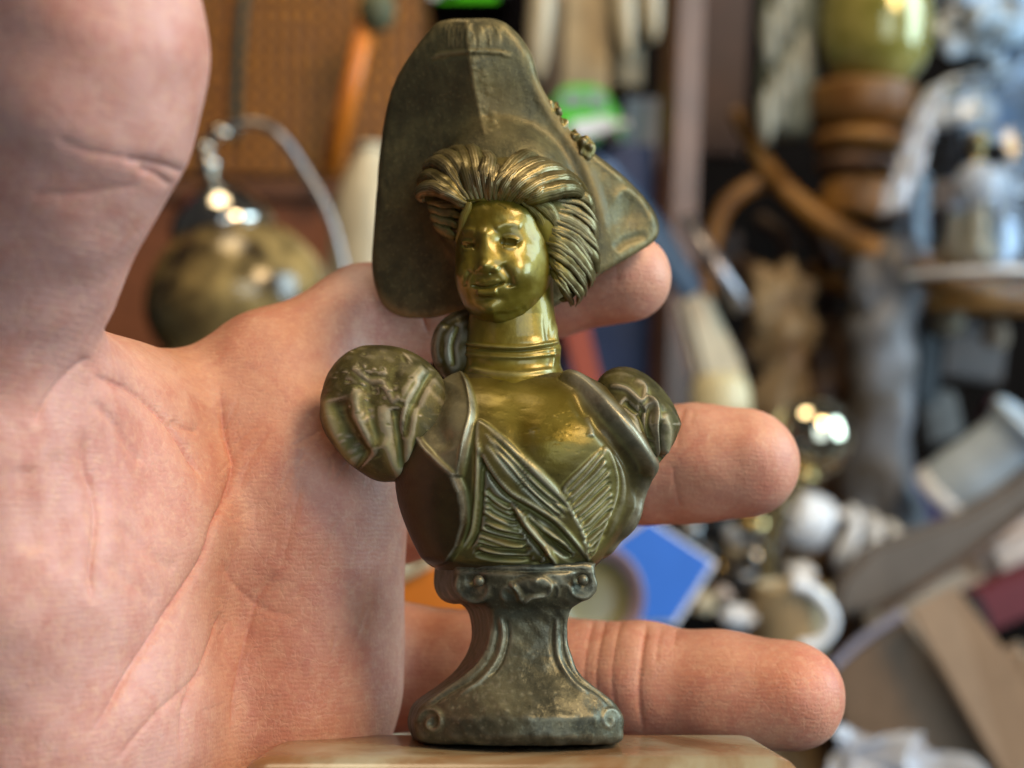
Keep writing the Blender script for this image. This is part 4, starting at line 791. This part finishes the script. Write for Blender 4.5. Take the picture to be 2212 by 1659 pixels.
for x in (1222, 1318): lathe('wheel', m_black, g, at(x, 303, D - 8), (0, -1, 0), [(0, 8), (3, 8), (6.0, 7.5), (7, 5), (7, -44), (6, -46), (0, -46)], 24, False)
for x in (1336, 1352): ball('headlight', m_white, g, at(x, 268, D - 9), (2.5, 1.6, 3))
o = block('lavender_card', m_lav, None, at(1386, 288, 890), (26, 3, 52), (6, 4, -12)); tag(o, 'pale lavender card standing right of the toy car', 'card')
# -- brown post, blue brush, metal bar
D = 830; a, b = at(1484, -140, D), at(1438, 1000, D); ang = math.degrees(math.atan2(a[0] - b[0], a[2] - b[2])); o = block('wooden_post', m_brown, None, (a + b) / 2, (21, 26, np.linalg.norm(a - b)), (0, ang, 20)); tag(o, 'upright pinkish brown wooden post right of the hat', 'post')
g = thing('long_brush', at(1590, 880, 760), 'long brush with dusty blue handle and cream head, slanting down right', 'brush'); prism('handle', m_dblue, g, [(1282, 330), (1330, 352), (1440, 480), (1522, 618), (1486, 640), (1400, 520)], [790, 790, 775, 765, 765, 775], 10); prism('head', m_cream, g, [(1462, 640), (1528, 622), (1612, 800), (1628, 880), (1520, 880), (1502, 780)], 764, 26, 5)
o = tube('metal_bar', simple('burnished steel bar', (.40, .36, .36), .3, .8), None, [at(1478, 470, 770), at(1606, 668, 750)], 5.5, 20); tag(o, 'slanting grey metal bar crossing below the brown post', 'bar')
o = lathe('candle_stub', simple('yellow wax', (.70, .60, .34), .4), None, at(1556, 905, 720), (0, .1, 1), [(0, 0), (17, 0), (18, 12), (16, 22), (10, 27), (0, 28)]); tag(o, 'pale yellow wax candle stub above the middle fingertip', 'candle')
o = block('red_stick', m_redor, None, at(1258, 775, 640), (14, 12, 60), (0, -14, 0)); tag(o, 'red orange lacquered stick behind the neck of the bust', 'stick')
g = thing('artificial_flowers', at(1340, 730, 880), 'small white and red artificial flowers right of the index finger', 'flowers'); rs = np.random.RandomState(4)
for i in range(14): ball('petal', [m_white, m_cream, m_red, m_olive][[0, 0, 1, 0, 3, 1, 2][i % 7]], g, at(1300 + rs.rand() * 90, 685 + rs.rand() * 50, 870 + rs.rand() * 20), (5, 4, 4.5), 6)
# -- right: dark cupboard, figures, bentwood stand, turned pedestal, bowl
o = block('dark_cupboard', simple('black brown wood', (.007, .005, .004), .95, Specular__IOR__Level=.05), None, at(1900, 700, 1330), (560, 80, 900), bev=4); tag(o, 'dark brown cupboard front at the back of the shop', 'cupboard')
o = block('reddish_board', simple('dark russet wood', (.055, .020, .010), .6), None, at(1562, 130, 1050), (40, 20, 170), (0, 3, 0)); tag(o, 'reddish brown board behind and right of the brown post', 'board')
def lump(o, amp, seed):
    """carved unevenness"""
    rs = np.random.RandomState(seed); n = len(o.data.vertices); P = np.empty(n * 3, np.float32); o.data.vertices.foreach_get('co', P); P = P.reshape(-1, 3); Nn = np.empty(n * 3, np.float32); o.data.vertices.foreach_get('normal', Nn); Nn = Nn.reshape(-1, 3); h = np.zeros(n)
    for _ in range(8): d = rs.randn(3); h += np.sin(P @ d * rs.uniform(90, 190) + rs.rand() * 6)
    P = P + Nn * (h * amp * .001 / 2)[:, None]; o.data.vertices.foreach_set('co', P.astype(np.float32).ravel()); o.data.update()
def figure(name, mat, x, y, r, D, hts, label, seed, parts=('head', 'body')):
    k = px(D); f0 = down(x, 0, D); g = thing(name, f0, label, 'figurine'); prof = [(rr * k, zof(yy, D)) for rr, yy in hts]; prof = [(0, 0), (prof[0][0] * 1.05, 1)] + prof
    bo = lathe('body', mat, g, f0, (0, 0, 1), prof); lump(bo, r * k * .16, seed); ball('shoulder_fold', mat, g, at(x - r * .4, y + r * 1.4, D - r * k * .6), (r * k * .5, r * k * .4, r * k * .9), 10, .15, seed); ball('shoulder_fold', mat, g, at(x + r * .45, y + r * 2.2, D - r * k * .5), (r * k * .45, r * k * .4, r * k * .9), 10, .15, seed + 1); return g
figure('cream_figurine', simple('yellowed cream plaster', (.30, .22, .12), .5, col2=(.16, .09, .035)), 1682, 575, 66, 860, [(70, 1300), (66, 900), (72, 760), (64, 640), (44, 590), (12, 572), (0, 570)], 'rounded cream plaster figurine left of the dark gap', 21)
figure('grey_figurine', m_bgrey, 1908, 505, 74, 830, [(80, 1300), (76, 1000), (70, 800), (76, 640), (66, 540), (36, 508), (0, 502)], 'tall blue grey stone figurine in front of the wooden rail', 31)
figure('brown_figurine', m_dwood, 1800, 700, 60, 880, [(90, 1300), (80, 1000), (74, 860), (60, 760), (40, 690), (0, 670)], 'dark brown carved figurine between the cream and grey ones', 41)
D = 860; k = px(D); f0 = at(1698, 300, D); g = thing('stone_statuette', f0, 'grey green stone statuette at the top right of the brown post', 'statuette')
lathe('body', m_grey, g, f0, (.02, 0, 1), [(0, 0), (40 * k, 1), (56 * k, 40 * k), (62 * k, 130 * k), (54 * k, 190 * k), (64 * k, 260 * k), (50 * k, 360 * k), (0, 400 * k)])
for i in range(7): ball('drapery_fold', simple('pale grey stone', (.34, .34, .27), .6) if i == 0 else bpy.data.materials['pale grey stone'], g, at(1655 + 26 * (i % 4) + (i // 4) * 9, 250 - i * 42, D - 50 * k), (6, 5, 20), 8, .15, i)
D = 880; g = thing('bentwood_stand', at(1950, 620, D), 'bentwood stand with a long curving oak rail carrying glassware', 'stand')
tube('rail', m_wood, g, [at(1588, 236, D), at(1640, 335, D), at(1720, 432, D - 30), at(1850, 525, D - 60), at(2000, 588, D - 70), at(2120, 628, D - 70), at(2300, 652, D - 40)], [6, 7, 8, 9, 9.5, 9.5, 9]); tube('leg', m_wood, g, [at(1700, 395, D), at(1630, 400, D), at(1565, 450, D), at(1532, 550, D), at(1522, 660, D)], 7); tube('leg', m_dwood, g, [at(1700, 420, D), at(1760, 500, D + 30), at(1790, 620, D + 50), at(1780, 760, D + 60)], 8)
o2 = lathe('tray', m_wood, g, at(2110, 620, D + 40), (0, -.25, 1), [(0, 0), (120, 0), (128, 3), (128, 10), (120, 12), (0, 12)], 48, False)
D = 850; k = px(D); f0 = at(1850, 470, D); g = thing('turned_pedestal', f0, 'turned oak pedestal of stacked rings under the olive bowl', 'pedestal')
for nm, mt, pr in (('foot', m_wood, [(0, 0), (72 * k, 0), (80 * k, 30 * k), (70 * k, 75 * k), (40 * k, 88 * k)]), ('ring', m_dwood, [(40 * k, 84 * k), (84 * k, 96 * k), (88 * k, 120 * k), (60 * k, 138 * k)]), ('ring', m_wood, [(60 * k, 132 * k), (96 * k, 150 * k), (98 * k, 172 * k), (64 * k, 190 * k)]), ('cup', m_wood, [(64 * k, 186 * k), (100 * k, 204 * k), (112 * k, 250 * k), (104 * k, 280 * k), (0, 284 * k)])): lathe(nm, mt, g, f0, (.04, 0, 1), pr)
o = lathe('olive_bowl', m_oglass, None, at(1888, 188, 845), (.02, 0, 1), [(0, 0), (60 * k, 4 * k), (104 * k, 50 * k), (118 * k, 120 * k), (110 * k, 200 * k), (90 * k, 240 * k), (86 * k, 238 * k), (104 * k, 195 * k), (110 * k, 120 * k), (0, 30 * k)]); tag(o, 'olive gold glass bowl standing on the turned oak pedestal', 'bowl')
# -- glass dome and what it covers
D = 820; k = px(D); f0 = at(2120, 605, D); g = thing('glass_dome', f0, 'clear glass dome over pale trinkets at the right edge', 'dome')
lathe('glass', m_glass, g, f0, (0, 0, 1), [(190 * k, 0), (188 * k, 150 * k), (170 * k, 290 * k), (120 * k, 390 * k), (50 * k, 436 * k), (0, 444 * k), (0, 438 * k), (48 * k, 430 * k), (116 * k, 385 * k), (165 * k, 287 * k), (183 * k, 150 * k), (185 * k, 0)], 56); lathe('rim', m_white, g, f0, (0, 0, 1), [(184 * k, -4 * k), (196 * k, 0), (194 * k, 10 * k), (186 * k, 10 * k)], 56)
g = thing('white_trinket', at(2112, 560, D), 'white ball trinket with a gilt top inside the glass dome', 'trinket'); ball('ball', m_white, g, at(2112, 400, D - 10), (15, 15, 16)); ball('gilt_top', m_brass, g, at(2112, 302, D - 10), (7, 7, 7)); lathe('stem', m_cream, g, at(2112, 560, D - 10), (0, 0, 1), [(0, 0), (12, 0), (8, 14), (6, 40), (9, 50), (0, 52)]); lathe('neck', m_brass, g, at(2112, 365, D - 10), (0, 0, 1), [(8, 0), (4, 8), (6, 16), (3, 20)])
for i, (x, y, w, h, m, lb) in enumerate([(2068, 512, 46, 110, m_cream, 'cream block inside the dome left of the white trinket'), (2168, 520, 40, 90, m_filmb, 'pale blue glass block inside the dome'), (2040, 420, 26, 60, m_pink, 'small pinkish block inside the dome by the glass'), (2100, 540, 90, 36, m_cream, 'low cream slab at the foot of the white trinket')]):
    o = block('trinket_block', m, None, at(x, y, D + (8 if i < 3 else -30)), (w * k, 14, h * k), (5, 6 - i * 4, 20 * i)); tag(o, lb, 'block')
o = crumple('clear_wrapper', m_film, None, [(1880, 470), (1950, 450), (2040, 190), (1990, 200)], [760, 760, 790, 790], 4, 3, 40); tag(o, 'clear crinkled wrapper leaning on the left of the dome', 'wrapper')
for i, (q, lb) in enumerate([([(2000, 70), (2260, 110), (2260, -80), (2010, -80)], 'crinkled film coloured as window reflections at the top right corner'), ([(2030, 300), (2260, 290), (2260, 150), (2060, 170)], 'crinkled film coloured as window reflections above the gilt topped trinket'), ([(2130, 580), (2260, 580), (2260, 330), (2160, 330)], 'crinkled film coloured as window reflections at the right edge behind the dome')]):
    o = crumple('reflection_film', m_filmb, None, q, [930] * 4, 16, 8 + i, 30); tag(o, lb, 'film', 'films coloured as window reflections round the dome')  # blue window reflections are put into the film's colour
# -- globe bulb on a brass arm, spiral bulb
D = 690; k = px(D); g = thing('globe_bulb', at(1690, 1240, D), 'mirrored globe light bulb on a brass arm beside the middle fingertip', 'light bulb')
t = NT('gold mirrored glass'); m_globe = t.set(Base__Color=(.80, .72, .50), Metallic=1.0, Roughness=.06)
ball('globe', m_globe, g, at(1752, 942, D), (23, 23, 23), 24); lathe('cap', m_brass, g, at(1716, 1052, D), (.36, 0, 1), [(0, 0), (9, 0), (10, 6), (9, 12), (12, 16)], 24); tube('arm', m_brass, g, [at(1714, 1050, D), at(1684, 1100, D), at(1660, 1170, D), at(1656, 1250, D), at(1668, 1330, D)], 4); lathe('collar', m_brass, g, at(1722, 1034, D), (.36, 0, 1), [(8, 0), (13, 2), (13, 5), (8, 7)], 24)
D = 800; k = px(D); A0, A1 = at(1712, 1112, D), at(1905, 1196, D); ax = A1 - A0; L = np.linalg.norm(ax); ax /= L; e1 = np.cross(ax, (0, 1., 0)); e1 /= np.linalg.norm(e1); e2 = np.cross(ax, e1)
g = thing('spiral_bulb', A0, 'white spiral energy saving bulb lying below the globe bulb', 'light bulb'); m_bulb = simple('cool white bulb glass', (.84, .89, .95), .2, var=.03); lathe('base', m_bulb, g, A0, ax, [(0, -2), (14, -1), (19, 6), (19, 20), (13, 25), (0, 26)], 32); lathe('screw_cap', m_dmetal, g, A0 - ax * 16, ax, [(0, 0), (7, 1), (8, 4), (8, 16)], 24)
hp = [A0 + ax * (35 + i * .80) + (e1 * math.cos(i * .36) + e2 * math.sin(i * .36)) * 19 for i in range(54)]; tube('spiral_tube', m_bulb, g, hp, 4.0, 14, 2); tube('stem', m_white, g, [A0 + ax * 22 + e1 * 8, A0 + ax * 36 + e1 * 16], 4.0)
# -- white jug and cup, purple and taupe cloths
D = 780; k = px(D); g = thing('white_jug', at(2080, 1080, D), 'white ceramic jug lying on its side at the right edge', 'jug'); A0, A1 = at(2085, 1040, D), at(2215, 915, D - 20); lathe('body', simple('bluish white glaze', (.50, .58, .64), .2), g, A0, A1 - A0, [(0, -14), (22, -12), (24, 0), (21, 20), (19, 40), (23, 50), (24, 54), (20, 56), (16, 50), (15, 20)], 40); lathe('foot_ring', m_white, g, A0, A1 - A0, [(18, -20), (25, -18), (25, -10), (20, -10)], 40)
o = crumple('purple_cloth', m_purple, None, [(1860, 1170), (2020, 1130), (2060, 960), (1930, 1010)], [860, 860, 900, 900], 8, 5, 36); tag(o, 'purple cloth heaped behind the white jug', 'cloth')
def sheet(name, mat, quads, thick, label, cat, seed=1, amp=3): 
    o = crumple(name, mat, None, quads[0], quads[1], amp, seed, 26); md = o.modifiers.new('thickness', 'SOLIDIFY'); md.thickness = thick * .001
    for p in o.data.polygons: p.use_smooth = True
    return tag(o, label, cat)
g = thing('leather_strap', at(1850, 1300, 740), 'wide taupe leather strap curving up to the right edge', 'strap')
prism('band', m_taupe, g, [(2260, 985), (2180, 1050), (2080, 1110), (1970, 1150), (1880, 1180), (1815, 1250), (1790, 1335), (1900, 1320), (2010, 1255), (2120, 1180), (2260, 1070)], 745, 14, 4); tube('stitched_edge', m_dwood, g, [at(2260, 1072, 743), at(2120, 1182, 743), at(2010, 1257, 743), at(1900, 1322, 743)], 2)
o = block('pink_cushion', m_pink, None, at(2190, 1175, 790), (56, 30, 34), (0, -28, 0), 10); tag(o, 'pale pinkish cushion below the taupe strap at the right edge', 'cushion')
g = thing('maroon_album', at(2150, 1310, 720), 'maroon cloth album with a black corner at the right edge', 'album'); block('cover', m_maroon, g, at(2185, 1285, 735), (66, 20, 26), (0, -24, 0), 2); block('black_corner', m_black, g, at(2098, 1322, 728), (12, 24, 24), (0, -24, 0), 2)
# -- cardboard box with open flaps
g = thing('cardboard_box', at(2000, 1659, 700), 'open brown cardboard box with slanting flaps at the lower right', 'cardboard box')
prism('flap', m_card, g, [(1962, 1318), (2062, 1262), (2290, 1560), (2290, 1720), (2180, 1700)], [690, 690, 660, 660, 660], 4); prism('flap', m_tan, g, [(1846, 1262), (1990, 1230), (2250, 1075), (2260, 1260), (2080, 1400), (1900, 1440)], [780, 780, 800, 800, 770, 770], 4)
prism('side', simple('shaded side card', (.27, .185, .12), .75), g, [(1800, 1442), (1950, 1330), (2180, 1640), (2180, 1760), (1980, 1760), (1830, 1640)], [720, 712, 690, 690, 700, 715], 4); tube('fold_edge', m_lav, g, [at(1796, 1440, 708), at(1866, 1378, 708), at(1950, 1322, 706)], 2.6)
o = sheet('wrapping_paper', m_tan, ([(2010, 1640), (2260, 1650), (2260, 1400), (2120, 1380)], [760, 740, 760, 780]), 1.5, 'crumpled tan wrapping paper inside the cardboard box', 'paper', 6, 9)
o = crumple('plastic_bag', m_film, None, [(1620, 1760), (2060, 1740), (2010, 1560), (1760, 1500)], [520, 520, 560, 560], 11, 17, 56); tag(o, 'clear crinkled plastic bag below the ring fingertip', 'bag')
# -- cup with ring handle, cream blocks, metal oddments
D = 640; k = px(D); f0 = at(1690, 1420, D); g = thing('tan_cup', f0, 'tan cup with a thick white ring handle above the ring fingertip', 'cup'); lathe('body', m_beige, g, f0 + np.array((8, 12, 0)), (0, 0, 1), [(0, 0), (16, 0), (19, 14), (20, 34), (18, 36), (17, 20), (0, 4)]); tube('handle', m_white, g, [at(1712, 1262, D - 12), at(1748, 1272, D - 12), at(1788, 1312, D - 12), at(1796, 1352, D - 12), at(1768, 1388, D - 12), at(1726, 1398, D - 12)], 3.6)
for i, (x, y, w, h, m, r, lb) in enumerate([(1520, 1300, 60, 44, m_cream, -30, 'cream soap bar beside the blue book corner'), (1592, 1330, 80, 48, m_white, 8, 'white soap bar just above the ring finger'), (1560, 1280, 40, 26, m_pink, 14, 'small pinkish soap bar on the cream one'), (1650, 1320, 44, 60, m_cream, 20, 'cream soap bar against the tan cup')]):
    o = block('soap_bar', m, None, at(x, y, 640 + i * 6), (w * px(640), 16, h * px(640)), (0, r, 10), 4); tag(o, lb, 'soap bar', 'soap bars by the blue book')
rs = np.random.RandomState(9)
kn = [(1500, 1150), (1545, 1135), (1590, 1160), (1630, 1145), (1520, 1190), (1570, 1200), (1610, 1205), (1660, 1190), (1555, 1240), (1600, 1250), (1640, 1240), (1700, 1230), (1730, 1250), (1475, 1120), (1620, 1110)]
kl = [m_dmetal, m_black, m_white, m_brass, m_dmetal, m_cream, m_silver, m_filmb, m_brass, m_dmetal, m_black, m_dmetal, m_white, m_black, m_silver]
kw = ['dull grey', 'black', 'white', 'brass', 'small grey', 'cream', 'silver', 'pale blue', 'dark brass', 'low grey', 'low black', 'right grey', 'right white', 'far left black', 'top silver']
for i, ((x, y), m, nm) in enumerate(zip(kn, kl, kw)):
    D = 760 + rs.rand() * 60; f0 = at(x, y + 16, D); g = thing('drawer_knob', f0, f'{nm} drawer knob in the heap between the two lower fingertips', 'knob', 'drawer knobs heaped behind the fingers'); s = rs.uniform(.8, 1.3); d = (rs.randn() * .5, -.6, 1)
    lathe('stem', m_dmetal, g, f0, d, [(0, 0), (4 * s, 0), (3 * s, 4 * s), (4 * s, 7 * s)], 16); lathe('cap', m, g, f0, d, [(4 * s, 6 * s), (8 * s, 8 * s), (8.5 * s, 11 * s), (6 * s, 14 * s), (0, 15 * s)], 20)
# -- blue book, mauve dish, orange folder
D = 560; g = thing('blue_book', at(1440, 1340, D), 'bright blue book with white page edges between the two lower fingers', 'book'); prism('cover', m_blue, g, [(1402, 1126), (1538, 1216), (1456, 1342), (1180, 1342), (1240, 1240)], D, 2, .3); prism('pages', m_white, g, [(1398, 1117), (1549, 1216), (1462, 1352), (1176, 1350), (1236, 1234)], D + 2.4, 10, .5); prism('back_cover', m_blue, g, [(1402, 1126), (1538, 1216), (1456, 1342), (1180, 1342), (1240, 1240)], D + 12.8, 2, .3)
D = 500; k = px(D); g = thing('round_dish', at(1280, 1290, D), 'olive dish with a broad mauve rim leaning behind the pedestal', 'dish'); lathe('rim', m_mauve, g, at(1278, 1290, D), (.25, -1, .1), [(82 * k, 0), (112 * k, 4), (118 * k, 0), (112 * k, -5), (80 * k, -4)], 48); lathe('well', simple('olive glaze', (.22, .19, .08), .35), g, at(1278, 1290, D), (.25, -1, .1), [(0, -3), (60 * k, -2), (86 * k, 2)], 48)
g = thing('orange_folder', at(880, 1300, 420), 'orange card folder with a cream edge seen below the bust through the fingers', 'folder'); prism('cover', m_orange, g, [(760, 1290), (930, 1218), (1010, 1250), (1010, 1420), (760, 1420)], 420, 3, .5); tube('cream_edge', m_cream, g, [at(760, 1290, 417), at(845, 1256, 417), at(932, 1214, 417)], 1.6)

# -- added drops, window reflections put into their pale colour, upper right
m_glint = simple('window reflection', (.78, .90, 1.0), .12, 0, .2, 60); m_glint2 = simple('white window glint', (.80, .84, .88), .2, 0, .12, 60)
for j, (cx, cy, sx, sy, D, n, lb) in enumerate([(2110, 40, 120, 60, 960, 26, 'cluster of window reflection drops in the top right corner'), (2130, 225, 100, 55, 950, 22, 'window reflection drops hanging just above the gilt topped trinket'), (2190, 455, 46, 110, 930, 20, 'window reflection drops at the right edge behind the dome')]):
    rs = np.random.RandomState(60 + j); g = thing('reflection_cluster', at(cx, cy, D), lb, 'reflection drops', 'added reflection drops by the dome')
    for i in range(n):
        V, Q = quad_sphere(3); r = rs.uniform(5, 13); R = np.linalg.qr(rs.randn(3, 3))[0]
        link('reflection_drop', np_mesh('reflection_drop', at(cx + rs.uniform(-1, 1) * sx, cy + rs.uniform(-1, 1) * sy, D + rs.uniform(-25, 25)) + (V * np.array((r, r * .5, r * rs.uniform(.9, 1.9)))) @ R, Q, False), m_glint if rs.rand() < .62 else m_glint2, g)
# -- carved openwork, dark frames and oddments filling the shelf on the right
g = thing('carved_bracket', at(1740, 560, 930), 'dark carved openwork bracket under the curving oak rail', 'bracket')
for a_, b_, c_, r in (((1640, 470), (1700, 520), (1690, 600), 6), ((1690, 600), (1740, 640), (1800, 590), 6), ((1760, 500), (1800, 560), (1780, 640), 5), ((1600, 560), (1650, 620), (1640, 700), 6), ((1820, 560), (1860, 600), (1850, 680), 6)): tube('scroll', m_dwood, g, [at(*a_, 930), at(*b_, 915), at(*c_, 930)], r)
for i, (x, y, w, h, D, rot, m, lb) in enumerate([(2090, 760, 150, 120, 1000, 8, m_dwood, 'dark wooden frame below the dome'), (2020, 900, 90, 100, 980, -12, m_taupe, 'taupe leather case right of the grey figurine'), (1990, 800, 60, 150, 960, 4, m_black, 'black box standing right of the grey figurine'), (1560, 560, 60, 120, 960, 10, m_dwood, 'dark brown frame between post and cream figurine'), (2160, 900, 70, 60, 930, 20, m_maroon, 'maroon box behind the white jug'), (1830, 1020, 90, 70, 900, -18, m_black, 'black case behind the globe bulb')]):
    k = px(D); g = thing('shelf_box', at(x, y + h / 2, D), lb, 'box'); block('case', m, g, at(x, y, D), (w * k, 24, h * k), (0, rot, 10), 3); block('lid', m, g, at(x, y - h * .42, D - 14), (w * k * .9, 6, h * k * .18), (0, rot, 10), 2)
for i, (x, y, D, r, m, lb) in enumerate([(1585, 780, 900, 10, m_lav, 'small lavender pot behind the cream brush head'), (2050, 690, 900, 12, m_cream, 'small cream pot under the wooden tray'), (2150, 720, 890, 10, m_tan, 'small tan pot under the wooden tray at right'), (1400, 760, 900, 12, m_bgrey, 'small blue grey pot below the artificial flowers'), (1440, 860, 860, 10, m_white, 'small white pot above the middle finger')]):
    o = lathe('small_pot', m, None, at(x, y + 30, D), (0, 0, 1), [(0, 0), (r * .7, 0), (r, r * .8), (r * .9, r * 1.6), (r * .6, r * 1.9), (r * .7, r * 2.1), (r * .5, r * 2.0), (0, r * .6)], 28); tag(o, lb, 'pot', 'small pots among the clutter')
